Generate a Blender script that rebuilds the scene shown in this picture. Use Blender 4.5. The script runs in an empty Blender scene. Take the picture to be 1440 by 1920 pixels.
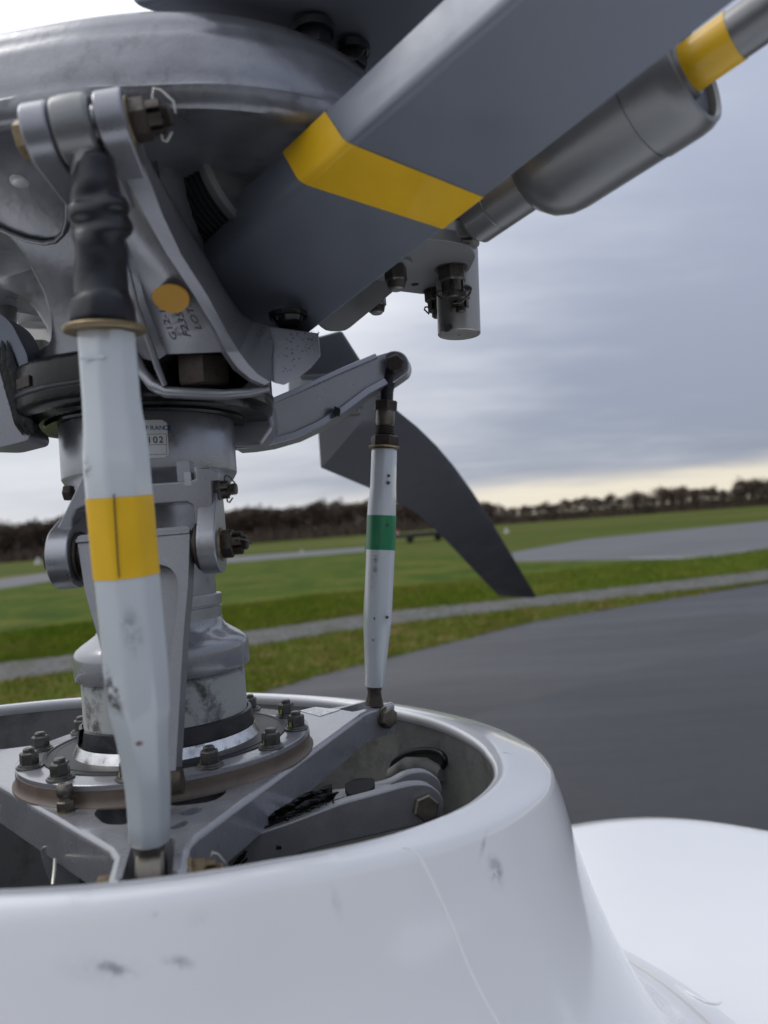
import bpy, bmesh, math, random
import numpy as np
from mathutils import Vector, Matrix
from mathutils.bvhtree import BVHTree

random.seed(7)
rng = np.random.default_rng(7)
S = bpy.context.scene
C = S.collection
R = math.radians

# ------------------------------------------------------------------ camera, sky, sun, exposure
F = 1443.0                       # focal length in pixels of the 1440x1920 frame
HCAM = 2.1
wup = np.array([-.075, 1, .017]); wup /= np.linalg.norm(wup)      # world up seen by the camera (x right, y up, z depth)
wy = np.array([0, 0, 1.0]); wy -= wy @ wup * wup; wy /= np.linalg.norm(wy)
wx = np.cross(wy, wup)
if wx[0] < 0: wx = -wx
CAMPOS = np.array([0, 0, HCAM])
def c2w(c): return CAMPOS + np.array([wx @ c, wy @ c, wup @ c])
cam = bpy.data.cameras.new('camera')
cam.sensor_fit = 'VERTICAL'; cam.sensor_height = 34.63; cam.lens = 34.63 * F / 1920
cam.clip_start = .01; cam.clip_end = 8000
cam.dof.use_dof = True; cam.dof.focus_distance = .56; cam.dof.aperture_fstop = 6.4
cam.dof.aperture_blades = 0
co = bpy.data.objects.new('camera', cam); C.objects.link(co); S.camera = co
ax = [c2w(v) - CAMPOS for v in (np.array([1., 0, 0]), np.array([0, 1., 0]), np.array([0, 0, -1.]))]
co.matrix_world = Matrix(((ax[0][0], ax[1][0], ax[2][0], 0), (ax[0][1], ax[1][1], ax[2][1], 0),
                          (ax[0][2], ax[1][2], ax[2][2], HCAM), (0, 0, 0, 1)))
S.view_settings.view_transform = 'Standard'; S.view_settings.look = 'None'
S.view_settings.exposure = 0; S.view_settings.gamma = 1; S.view_settings.use_curve_mapping = False
S.render.engine = 'CYCLES'
S.cycles.use_denoising = True
S.cycles.max_bounces = 8
SUN_EL, SUN_AZ = R(52), R(-68)          # azimuth from +Y towards +X: the sun stands high on the left behind the cloud
W = bpy.data.worlds.new('World'); S.world = W; W.use_nodes = True
def build_world():
    nt = W.node_tree; nt.nodes.clear()
    N = lambda t, **k: setn(nt.nodes.new(t), **k)
    def setn(n, **k):
        for a, b in k.items(): setattr(n, a, b)
        return n
    L = nt.links.new
    out = N('ShaderNodeOutputWorld'); bg = N('ShaderNodeBackground'); bg.inputs[1].default_value = .1
    sky = N('ShaderNodeTexSky', sky_type='NISHITA', sun_disc=False)
    sky.sun_elevation = SUN_EL; sky.sun_rotation = SUN_AZ
    tc = N('ShaderNodeTexCoord')
    sep = N('ShaderNodeSeparateXYZ'); L(tc.outputs['Generated'], sep.inputs[0])
    def math_(op, a, b=None, c=None, clamp=False):
        n = N('ShaderNodeMath', operation=op, use_clamp=clamp)
        for i, q in enumerate((a, b, c)):
            if q is None: continue
            if isinstance(q, (int, float)): n.inputs[i].default_value = q
            else: L(q, n.inputs[i])
        return n.outputs[0]
    def rng_(x, a, b, c=0, d=1, smooth=True):
        n = N('ShaderNodeMapRange'); n.interpolation_type = 'SMOOTHSTEP' if smooth else 'LINEAR'
        L(x, n.inputs[0])
        for i, q in enumerate((a, b, c, d)): n.inputs[i + 1].default_value = q
        return n.outputs[0]
    def mix(f, a, b):
        n = N('ShaderNodeMix', data_type='RGBA')
        if isinstance(f, (int, float)): n.inputs[0].default_value = f
        else: L(f, n.inputs[0])
        for i, q in ((6, a), (7, b)):
            if isinstance(q, tuple): n.inputs[i].default_value = (*q, 1)
            else: L(q, n.inputs[i])
        return n.outputs[2]
    zz = math_('MAXIMUM', sep.outputs[2], 0)
    den = math_('ADD', zz, .16)
    px, py = math_('DIVIDE', sep.outputs[0], den), math_('DIVIDE', sep.outputs[1], den)
    comb = N('ShaderNodeCombineXYZ'); L(px, comb.inputs[0]); L(py, comb.inputs[1])
    def noise(scale, det, rough, sx=1, sy=1, off=0):
        m = N('ShaderNodeMapping'); m.inputs['Scale'].default_value = (sx, sy, 1); m.inputs['Location'].default_value = (off, off * .7, 0)
        L(comb.outputs[0], m.inputs[0])
        n = N('ShaderNodeTexNoise'); n.inputs['Scale'].default_value = scale; n.inputs['Detail'].default_value = det
        n.inputs['Roughness'].default_value = rough; L(m.outputs[0], n.inputs['Vector']); return n.outputs[0]
    n1, n2 = noise(.55, 5, .5, 1, 1.5, 3.1), noise(1.6, 6, .55, .7, 1.5, 8)
    # broad gradient of the cloud deck: thin and white to the left, thicker and bluer to the right
    g = math_('ADD', math_('MULTIPLY', sep.outputs[0], -1.0), math_('MULTIPLY', zz, .55))
    g = math_('ADD', g, math_('MULTIPLY', math_('SUBTRACT', n1, .5), 1.1))
    g = math_('ADD', g, math_('MULTIPLY', math_('SUBTRACT', n2, .5), .75))
    g = math_('ADD', g, math_('MULTIPLY', sep.outputs[1], .16))          # unseen sky behind the camera dimmed to darken walls facing it
    f = rng_(g, -.26, .80)
    k = 10.0
    dark = tuple(k * q for q in (.385, .43, .545)); light = tuple(k * q for q in (.92, .94, 1.0))
    cl = mix(f, dark, light)
    # bright gap under the deck along the horizon, warm to the right
    hz = math_('ADD', sep.outputs[2], math_('MULTIPLY', math_('SUBTRACT', n2, .5), .035))
    hz = math_('SUBTRACT', hz, math_('MULTIPLY', sep.outputs[0], .008))
    fh = rng_(hz, .054, .022)
    warm = mix(rng_(sep.outputs[0], -.25, .2), tuple(k * q for q in (1.02, 1.04, 1.08)), tuple(k * q for q in (1.30, 1.18, .95)))
    cl = mix(math_('MULTIPLY', fh, .85), cl, warm)
    low = rng_(sep.outputs[2], -.02, .0)
    cl = mix(low, tuple(k * q for q in (.10, .11, .09)), cl)
    ov = math_('ADD', math_('MULTIPLY', zz, .95), .74)
    sc = N('ShaderNodeVectorMath', operation='SCALE'); L(cl, sc.inputs[0]); L(ov, sc.inputs['Scale'])
    full = mix(.95, sky.outputs[0], sc.outputs[0])
    L(full, bg.inputs[0]); L(bg.outputs[0], out.inputs[0])
build_world()
sun = bpy.data.lights.new('sun', 'SUN'); sun.energy = .8; sun.angle = R(25); sun.color = (1, .97, .92)
so = bpy.data.objects.new('sun', sun); C.objects.link(so)
sd = Vector((math.sin(SUN_AZ) * math.cos(SUN_EL), math.cos(SUN_AZ) * math.cos(SUN_EL), math.sin(SUN_EL)))
so.rotation_euler = sd.to_track_quat('Z', 'Y').to_euler()

# ------------------------------------------------------------------ frames of reference
# H: the frame of the rotor mast. origin on the mast axis at the swashplate, x right, y away, z up the mast
hn = np.array([-.077, 1, .0364]); hn /= np.linalg.norm(hn)
h1 = np.array([1., 0, 0]) - hn[0] * hn; h1 /= np.linalg.norm(h1)
h2 = np.cross(hn, h1)
if h2[2] < 0: h2 = -h2
HO = np.array([(317.2 - 720) / F * .55, (960 - 1386.5) / F * .55, .55])
def c2h(c):
    p = np.asarray(c, float) - HO
    return np.array([p @ h1, p @ h2, p @ hn])
def D(u, v, d): return c2h(((u - 720) / F * d, (960 - v) / F * d, d))          # a sight line at a distance
HCAMP = c2h((0, 0, 0))
def HZ(u, v, z):                                                                 # a sight line meets a height
    q = D(u, v, 1.) - HCAMP
    return HCAMP + q * ((z - HCAMP[2]) / q[2])
def HCY(u, v, r):                                                                # a sight line meets the mast
    q = D(u, v, 1.) - HCAMP
    a = q[0]**2 + q[1]**2; b = 2 * (q[0] * HCAMP[0] + q[1] * HCAMP[1]); c = HCAMP[0]**2 + HCAMP[1]**2 - r * r
    return HCAMP + q * ((-b - math.sqrt(max(b * b - 4 * a * c, 0))) / (2 * a))
def pol(r, deg, z): return np.array([r * math.cos(R(deg)), r * math.sin(R(deg)), z])
ho = c2w(HO); bx = c2w(h1) - CAMPOS; by = c2w(h2) - CAMPOS; bz = c2w(hn) - CAMPOS
MH = Matrix(((bx[0], by[0], bz[0], ho[0]), (bx[1], by[1], bz[1], ho[1]), (bx[2], by[2], bz[2], ho[2]), (0, 0, 0, 1)))
def GR(u, v, z=0.):                                                              # a sight line meets the ground
    q = c2w(np.array([(u - 720) / F, (960 - v) / F, 1.])) - CAMPOS
    t = (z - HCAM) / q[2]
    return CAMPOS + q * t

# ------------------------------------------------------------------ materials
MATS = {}
LN = D(292, 1628, .366)              # lower pin of the near pitch link
def mat(name, col, rough=.5, metal=0., coat=0., var=0., vscale=60., bump=0., bscale=400., dirt=None, dscale=25., dmin=.55, dmax=.75, flake=0., spec=.5, smudges=None):
    m = bpy.data.materials.new(name); m.use_nodes = True; nt = m.node_tree; L = nt.links.new
    b = nt.nodes['Principled BSDF']
    b.inputs['Base Color'].default_value = (*col, 1); b.inputs['Roughness'].default_value = rough
    b.inputs['Metallic'].default_value = metal; b.inputs['Coat Weight'].default_value = coat; b.inputs['Coat Roughness'].default_value = .06
    b.inputs['Specular IOR Level'].default_value = spec
    tc = nt.nodes.new('ShaderNodeTexCoord')
    def noise(scale, det=4, rgh=.55):
        n = nt.nodes.new('ShaderNodeTexNoise'); n.inputs['Scale'].default_value = scale; n.inputs['Detail'].default_value = det
        n.inputs['Roughness'].default_value = rgh; L(tc.outputs['Object'], n.inputs['Vector']); return n
    def mr(x, a, c_, d=0., e=1., sm=False):
        n = nt.nodes.new('ShaderNodeMapRange'); n.interpolation_type = 'SMOOTHSTEP' if sm else 'LINEAR'; L(x, n.inputs[0])
        for i, q in enumerate((a, c_, d, e)): n.inputs[i + 1].default_value = q
        return n.outputs[0]
    def mixc(f, a, c_):
        n = nt.nodes.new('ShaderNodeMix'); n.data_type = 'RGBA'; L(f, n.inputs[0])
        for i, q in ((6, a), (7, c_)):
            if isinstance(q, tuple): n.inputs[i].default_value = (*q, 1)
            else: L(q, n.inputs[i])
        return n.outputs[2]
    cur = tuple(col)
    if var:
        n = noise(vscale)
        cur = mixc(mr(n.outputs[0], .3, .7), tuple(q * (1 - var) for q in col), tuple(min(1, q * (1 + var)) for q in col))
        L(mr(n.outputs[0], .3, .7, max(.03, rough * .8), min(1, rough * 1.25)), b.inputs['Roughness'])
    if flake:
        n = noise(2600, 1, .5)
        cur = mixc(mr(n.outputs[0], .52, .72, 0, flake), cur, tuple(min(1, q * 1.9) for q in col))
    if dirt:
        n = noise(dscale, 7, .68)
        cur = mixc(mr(n.outputs[0], dmin, dmax, 0, .9), cur, dirt)
    if smudges:
        n = noise(140, 6, .7)
        for (pt, rot, sc, strength, colr) in smudges:
            vm = nt.nodes.new('ShaderNodeVectorMath'); vm.operation = 'SUBTRACT'; L(tc.outputs['Object'], vm.inputs[0]); vm.inputs[1].default_value = pt
            mp = nt.nodes.new('ShaderNodeVectorRotate'); mp.rotation_type = 'EULER_XYZ'; mp.inputs['Rotation'].default_value = rot; L(vm.outputs[0], mp.inputs['Vector'])
            dv = nt.nodes.new('ShaderNodeVectorMath'); dv.operation = 'DIVIDE'; L(mp.outputs[0], dv.inputs[0]); dv.inputs[1].default_value = sc
            ln = nt.nodes.new('ShaderNodeVectorMath'); ln.operation = 'LENGTH'; L(dv.outputs[0], ln.inputs[0])
            a = mr(ln.outputs['Value'], 1, .1, 0, 1, True)
            mu = nt.nodes.new('ShaderNodeMath'); mu.operation = 'MULTIPLY'; L(a, mu.inputs[0]); L(mr(n.outputs[0], .42, .62, .05, strength), mu.inputs[1])
            cur = mixc(mu.outputs[0], cur, colr)
    if not isinstance(cur, tuple): L(cur, b.inputs['Base Color'])
    if bump:
        n = noise(bscale, 3)
        bp = nt.nodes.new('ShaderNodeBump'); bp.inputs['Strength'].default_value = bump; bp.inputs['Distance'].default_value = .001
        L(n.outputs[0], bp.inputs['Height']); L(bp.outputs[0], b.inputs['Normal'])
    MATS[name] = m
    return m
M = lambda n: MATS[n]
mat('hub_grey', (.225, .228, .247), .32, .6, 0, .22, 30, .6, 55, dirt=(.07, .07, .07), dscale=34, dmin=.56, dmax=.78, flake=.25)
mat('horn_grey', (.26, .265, .288), .32, .6, .08, .07, 45, .06, 700, dirt=(.06, .055, .05), dscale=60, dmin=.66, dmax=.80, flake=.25)
mat('plate_grey', (.28, .285, .305), .26, .35, .6, .06, 35, .05, 600, dirt=(.12, .10, .085), dscale=38, dmin=.64, dmax=.82, flake=.3)
mat('blade_grey', (.175, .192, .228), .40, .4, .05, .03, 30, .05, 900, flake=.12)
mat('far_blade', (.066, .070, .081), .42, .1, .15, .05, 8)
mat('cast_grey', (.23, .235, .25), .42, .5, .08, .06, 90, .25, 1400, flake=.4)
mat('mach_metal', (.36, .37, .395), .32, .75, 0, .10, 70, .08, 900, dirt=(.14, .14, .14), dscale=50, dmin=.60, dmax=.78)
mat('polished', (.62, .62, .62), .25, 1, 0, .2, 110, .12, 500, dirt=(.08, .08, .07), dscale=90, dmin=.55, dmax=.7)
mat('white_link', (.55, .585, .605), .22, 0, .7, .03, 25, .05, 300, smudges=[
    (tuple(D(216, 1295, .352) - LN), (0, .25, 0), (.0065, .03, .016), 1.6, (.03, .03, .035)),
    (tuple(D(247, 1185, .345) - LN), (0, .1, 0), (.006, .03, .016), .7, (.2, .21, .23)),
    (tuple(D(254, 1400, .345) - LN), (0, 0, 0), (.0024, .03, .0018), 3., (.10, .03, .03)),
    (tuple(D(165, 880, .345) - LN), (0, .1, 0), (.0045, .03, .008), 1.2, (.08, .08, .075))])
mat('yellow_tape', (.74, .435, .006), .42, 0, .2, .07, 40, .08, 200, dirt=(.30, .17, .01), dscale=60, dmin=.68, dmax=.85)
mat('orange_dot', (.50, .25, .01), .5, 0, .1, .1, 120)
mat('green_tape', (.008, .19, .075), .4, 0, .2, .08, 60, dirt=(.01, .03, .02), dscale=90, dmin=.66, dmax=.78)
mat('tape_seam', (.06, .045, .02), .7)
mat('rubber', (.008, .009, .014), .38, 0, .0, .2, 70, .8, 60)
mat('black_ring', (.004, .004, .0045), .2, 0, 0, .2, 40, .25, 200, spec=.3)
mat('laminate', (.006, .006, .007), .6, 0, 0)
mat('laminate_shim', (.016, .017, .019), .5, .2)
mat('dark_steel', (.11, .10, .088), .42, .75, 0, .25, 180, .15, 600, dirt=(.035, .03, .024), dscale=160, dmin=.5, dmax=.7)
mat('brown_steel', (.066, .054, .045), .5, .55, 0, .3, 200, .2, 500, dirt=(.025, .016, .01), dscale=200, dmin=.5, dmax=.7)
mat('nut_grey', (.13, .127, .12), .40, .7, 0, .2, 250, .1, 800, dirt=(.05, .045, .04), dscale=220, dmin=.5, dmax=.68)
mat('cad_brass', (.28, .215, .125), .42, .7, 0, .25, 120, .1, 400, dirt=(.07, .05, .03), dscale=120)
mat('bright_wire', (.45, .44, .40), .35, .9)
mat('damper_grey', (.20, .203, .203), .36, .65, .15, .06, 30, .12, 700, dirt=(.05, .05, .05), dscale=60, dmin=.66, dmax=.85)
mat('bracket_grey', (.20, .205, .205), .45, .35, .05, .08, 60, .12, 700)
mat('weight_metal', (.36, .35, .33), .36, .8, 0, .08, 80)
mat('black_hole', (.006, .006, .006), .8)  # near-black; holes and pockets get their shade from this colour
mat('print_black', (.015, .015, .02), .6)
mat('print_blue', (.03, .06, .22), .6)
mat('plate_label', (.62, .63, .63), .35, .2, .2, .04, 90)
mat('torque_paint', (.33, .38, .03), .5)
mat('sealant', (.12, .09, .07), .55, 0, .1, .25, 60, .2, 250, dirt=(.05, .03, .02), dscale=40, dmin=.6)
mat('sleeve_grey', (.42, .43, .42), .5, .1, 0, .06, 40, .25, 1500, dirt=(.05, .05, .048), dscale=42, dmin=.53, dmax=.66)
mat('liner', (.20, .20, .19), .75, 0, 0, .15, 20, .5, 240, dirt=(.07, .065, .055), dscale=24, dmin=.50, dmax=.72)
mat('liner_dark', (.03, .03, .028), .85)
mat('chalk', (.88, .88, .87), .7)
mat('grease', (.004, .0035, .0035), .25, 0, 0, .3, 200, .2, 300, spec=.35)
mat('fitting', (.17, .155, .13), .38, .8, 0, .2, 200)

# ------------------------------------------------------------------ mesh collecting
class G:
    def __init__(s): s.v = []; s.f = []
    def add(s, v, f):
        o = len(s.v); s.v += [tuple(float(c) for c in q) for q in v]; s.f += [tuple(i + o for i in q) for q in f]; return s
    def loft(s, rings, cap=True, closed=True):
        n = len(rings[0]); v = [p for r in rings for p in r]; f = []
        for i in range(len(rings) - 1):
            for j in range(n if closed else n - 1):
                k = (j + 1) % n
                f.append((i * n + j, i * n + k, (i + 1) * n + k, (i + 1) * n + j))
        if cap and closed: f.append(tuple(range(n))[::-1]); f.append(tuple((len(rings) - 1) * n + j for j in range(n)))
        return s.add(v, f)
    def prism(s, poly, vec):
        poly = [np.asarray(p, float) for p in poly]; vec = np.asarray(vec, float)
        return s.loft([poly, [p + vec for p in poly]])
    def lathe(s, prof, o=(0, 0, 0), axis=(0, 0, 1), n=72, a0=0., a1=2 * math.pi):
        o = np.asarray(o, float); e, a, b = basis(axis); full = abs(a1 - a0 - 2 * math.pi) < 1e-6
        m = n if full else n + 1; rings = []
        for r, z in prof:
            rings.append([o + e * z + r * (a * math.cos(t) + b * math.sin(t)) for t in (a0 + (a1 - a0) * i / n for i in range(m))])
        return s.loft(rings, cap=full, closed=full)
    def tube(s, pts, rad, n=10, cap=True):
        pts = [np.asarray(p, float) for p in pts]
        if not hasattr(rad, '__len__'): rad = [rad] * len(pts)
        rings = []; ref = None
        for i, p in enumerate(pts):
            t = pts[min(i + 1, len(pts) - 1)] - pts[max(i - 1, 0)]; t /= np.linalg.norm(t)
            if ref is None: _, ref, _ = basis(t)
            ref = ref - (ref @ t) * t; ref /= np.linalg.norm(ref); w = np.cross(t, ref)
            rings.append([p + rad[i] * (ref * math.cos(q) + w * math.sin(q)) for q in np.arange(n) * 2 * math.pi / n])
        return s.loft(rings, cap)
    def hexa(s, o, axis, af, h, rot=0., n=6):
        o = np.asarray(o, float); e, a, b = basis(axis); r = af / 2 / math.cos(math.pi / n)
        ring = lambda z, k: [o + e * z + r * k * (a * math.cos(t) + b * math.sin(t)) for t in (rot + i * 2 * math.pi / n for i in range(n))]
        return s.loft([ring(0, .96), ring(h * .08, 1), ring(h * .88, 1), ring(h, .86)])
    def box(s, c, ex, ey, ez):
        c, ex, ey, ez = (np.asarray(q, float) for q in (c, ex, ey, ez))
        return s.prism([c - ex - ey - ez, c + ex - ey - ez, c + ex + ey - ez, c - ex + ey - ez], 2 * ez)
    def ball(s, c, r, n=14, sq=(1, 1, 1)):
        prof = [(max(1e-5, r * math.sin(t)), -r * math.cos(t)) for t in np.linspace(0, math.pi, n // 2 + 2)]
        k = len(s.v); s.lathe(prof, (0, 0, 0), n=n)
        for i in range(k, len(s.v)): s.v[i] = tuple(np.array(s.v[i]) * sq + np.asarray(c))
        return s
def basis(axis):
    e = np.asarray(axis, float); e = e / np.linalg.norm(e)
    q = np.array([0, 0, 1.]) if abs(e[2]) < .9 else np.array([1., 0, 0])
    a = np.cross(q, e); a /= np.linalg.norm(a); b = np.cross(e, a)
    return e, a, b
def unit(v): v = np.asarray(v, float); return v / np.linalg.norm(v)

LOC = {}
def thing(name, label, cat, loc=(0, 0, 0), group=None):
    o = bpy.data.objects.new(name, None); C.objects.link(o); o.empty_display_size = .02
    o.matrix_world = MH @ Matrix.Translation(Vector([float(q) for q in loc]))
    o['label'] = label; o['category'] = cat
    if group: o['group'] = group
    LOC[o.name] = np.asarray(loc, float); return o
def root_of(o):
    while o.parent: o = o.parent
    return o
def mesh_of(name, g, m, smooth=38, off=(0, 0, 0)):
    me = bpy.data.meshes.new(name); off = np.asarray(off, float)
    me.from_pydata([tuple(np.asarray(p) - off) for p in g.v], [], g.f)
    bm = bmesh.new(); bm.from_mesh(me); bmesh.ops.recalc_face_normals(bm, faces=bm.faces); bm.to_mesh(me); bm.free()
    if smooth is not None:
        me.polygons.foreach_set('use_smooth', [True] * len(me.polygons)); me.set_sharp_from_angle(angle=R(smooth))
    if m: me.materials.append(M(m) if isinstance(m, str) else m)
    return me
def part(name, g, m, parent, bev=0., smooth=38, label=None, seg=2, sub=0):
    me = mesh_of(name, g, m, smooth, LOC[root_of(parent).name])
    o = bpy.data.objects.new(name, me); C.objects.link(o); o.parent = parent
    if bev:
        b = o.modifiers.new('bevel', 'BEVEL'); b.width = bev; b.segments = seg; b.limit_method = 'ANGLE'; b.angle_limit = R(32); b.harden_normals = True
    if label: o['label'] = label
    return o
def place(name, me, parent, pos, axis=(0, 0, 1), spin=0., label=None, local=False):
    o = bpy.data.objects.new(name, me); C.objects.link(o); o.parent = parent
    if not local:
        e, a, b = basis(axis); a2 = a * math.cos(spin) + b * math.sin(spin); b2 = np.cross(e, a2); p = np.asarray(pos, float) - LOC[root_of(parent).name]
        o.matrix_basis = Matrix(((a2[0], b2[0], e[0], p[0]), (a2[1], b2[1], e[1], p[1]), (a2[2], b2[2], e[2], p[2]), (0, 0, 0, 1)))
    if label: o['label'] = label
    return o
def text(name, s, m, parent, o, xdir, ydir, size, extr=.00008):
    cu = bpy.data.curves.new(name, 'FONT'); cu.body = s; cu.size = size; cu.extrude = extr; cu.offset = size * .008
    t = bpy.data.objects.new(name, cu); C.objects.link(t)
    dg = bpy.context.evaluated_depsgraph_get(); dg.update()
    me = bpy.data.meshes.new_from_object(t.evaluated_get(dg)); bpy.data.objects.remove(t)
    me.materials.clear(); me.materials.append(M(m))
    q = bpy.data.objects.new(name, me); C.objects.link(q); q.parent = parent
    x = unit(xdir); y = np.asarray(ydir, float); y = unit(y - (y @ x) * x); z = np.cross(x, y); p = np.asarray(o, float) - LOC[root_of(parent).name]
    q.matrix_basis = Matrix(((x[0], y[0], z[0], p[0]), (x[1], y[1], z[1], p[1]), (x[2], y[2], z[2], p[2]), (0, 0, 0, 1)))
    return q

# shared hardware meshes, z along the bolt axis, base at 0
ND = .0105
g = G().hexa((0, 0, .0026), (0, 0, 1), ND, .0075)
NUT = mesh_of('nut', g, 'nut_grey', 30)
WASHER = mesh_of('washer', G().lathe([(.0035, 0), (.0082, 0), (.0085, .0006), (.0082, .0014), (.0072, .0016), (.0069, .0026), (.0035, .0028)], n=28), 'nut_grey', 30)
STUD = mesh_of('stud', G().lathe([(.0001, .009), (.0036, .009), (.0036, .0118), (.0029, .0127), (.0001, .0128)], n=18), 'nut_grey', 30)
MARK = mesh_of('torque_mark', G().prism([(-.0013, .0047, .001), (.0014, .0047, .001), (.0011, .0035, .0102), (-.0008, .0035, .0102)], (0, .0012, 0)), 'torque_paint', 30)
def nut(parent, pos, axis=(0, 0, 1), spin=0., mark=False, mspin=None):
    n = place('nut', NUT, parent, pos, axis, spin)
    place('washer', WASHER, n, None, local=True); place('stud', STUD, n, None, local=True)
    if mark:
        k = place('torque_mark', MARK, n, None, local=True); k.rotation_euler = (0, 0, (mspin or 0) - spin)
    return n
def castle_nut(parent, pos, axis, af, h, m='brown_steel', wire='dark_steel', pin=True, washer=True, spin=.2, stud=.6, wire_side=(0, 0, 1)):
    pos = np.asarray(pos, float); e, a, b = basis(axis); gg = G()
    gg.hexa(pos, axis, af, h * .58, spin)
    r = af * .46
    for i in range(6):                                     # crown with six slots
        t0 = spin + i * math.pi / 3 + .17
        ring = [pos + e * h * .55 + q * (a * math.cos(t) + b * math.sin(t)) for q, t in ((r, t0), (r, t0 + .35), (r, t0 + .7), (r * .68, t0 + .7), (r * .68, t0))]
        gg.prism(ring, e * h * .45)
    o = part('castle_nut', gg, m, parent, smooth=30)
    n = 9; rr = af * .31
    prof = [(1e-5, h * .3), (rr, h * .3)]
    L = h * (1 + stud * .55)
    for i in range(n):
        z = h * .6 + (L - h * .6) * i / n; prof += [(rr, z), (rr * .86, z + (L - h * .6) / n * .5)]
    prof += [(rr * .8, L), (1e-5, L)]
    part('threaded_stud', G().lathe(prof, pos, axis, n=20), m, o, smooth=30)
    if washer: part('washer', G().lathe([(rr, -.0016), (af * .66, -.0016), (af * .68, -.0008), (af * .66, .0002), (rr, .0002)], pos, axis, n=30), 'cad_brass' if m != 'dark_steel' else 'dark_steel', o, smooth=30)
    if pin:
        w = unit(np.asarray(wire_side, float) - (np.asarray(wire_side, float) @ e) * e); s2 = np.cross(e, w); q = pos + e * h * .82
        part('cotter_pin', G().tube([q - w * af * .62, q + w * af * .55, q + w * af * .74 + e * h * .1, q + w * af * .66 + e * h * .3, q + w * af * .3 + e * h * .62 + s2 * .001, q - w * af * .02 + e * h * .60 + s2 * .001], af * .04, 8)
             .tube([q - w * af * .62, q - w * af * .68 + e * h * .12, q - w * af * .45 + e * h * .35], af * .04, 8), wire, o, smooth=50)
    return o
def lugshape(gg, c, c2, axis, width, r1, r2, n=20):
    """a rounded link from c (radius r1) to c2 (radius r2), width along axis"""
    c, c2 = np.asarray(c, float), np.asarray(c2, float); e = unit(axis)
    d = c2 - c; d -= (d @ e) * e; L = np.linalg.norm(d); d /= L; s = np.cross(e, d); k = math.asin((r1 - r2) / L)
    pts = [c + r1 * (d * math.cos(t) + s * math.sin(t)) for t in np.linspace(math.pi / 2 - k, 3 * math.pi / 2 + k, n)]
    cc = c + d * L
    pts += [cc + r2 * (d * math.cos(t) + s * math.sin(t)) for t in np.linspace(-math.pi / 2 + k, math.pi / 2 - k, n // 2)]
    return gg.prism([p - e * width / 2 for p in pts], e * width)
def rounded(pts, r, n=4):
    """round the corners of a planar outline"""
    out = []; m = len(pts); pts = [np.asarray(p, float) for p in pts]
    for i, p in enumerate(pts):
        a, b = pts[i - 1] - p, pts[(i + 1) % m] - p; la, lb = np.linalg.norm(a), np.linalg.norm(b); q = min(r, la * .45, lb * .45)
        p0, p1 = p + a / la * q, p + b / lb * q
        for t in np.linspace(0, 1, n): out.append((1 - t)**2 * p0 + 2 * t * (1 - t) * p + t * t * p1)
    return out
def holed(gg, outer, holes, z0, z1):
    bm = bmesh.new(); loops = [outer] + holes
    for lp in loops:
        vs = [bm.verts.new((float(p[0]), float(p[1]), z1)) for p in lp]
        for i in range(len(vs)): bm.edges.new((vs[i], vs[(i + 1) % len(vs)]))
    bmesh.ops.triangle_fill(bm, edges=bm.edges[:], use_beauty=True)
    fs = bm.faces[:]
    r = bmesh.ops.extrude_face_region(bm, geom=fs)
    for v in [q for q in r['geom'] if isinstance(q, bmesh.types.BMVert)]: v.co.z = z0
    bm.verts.index_update()
    gg.add([tuple(v.co) for v in bm.verts], [tuple(v.index for v in f.verts) for f in bm.faces]); bm.free()
    return gg

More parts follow.
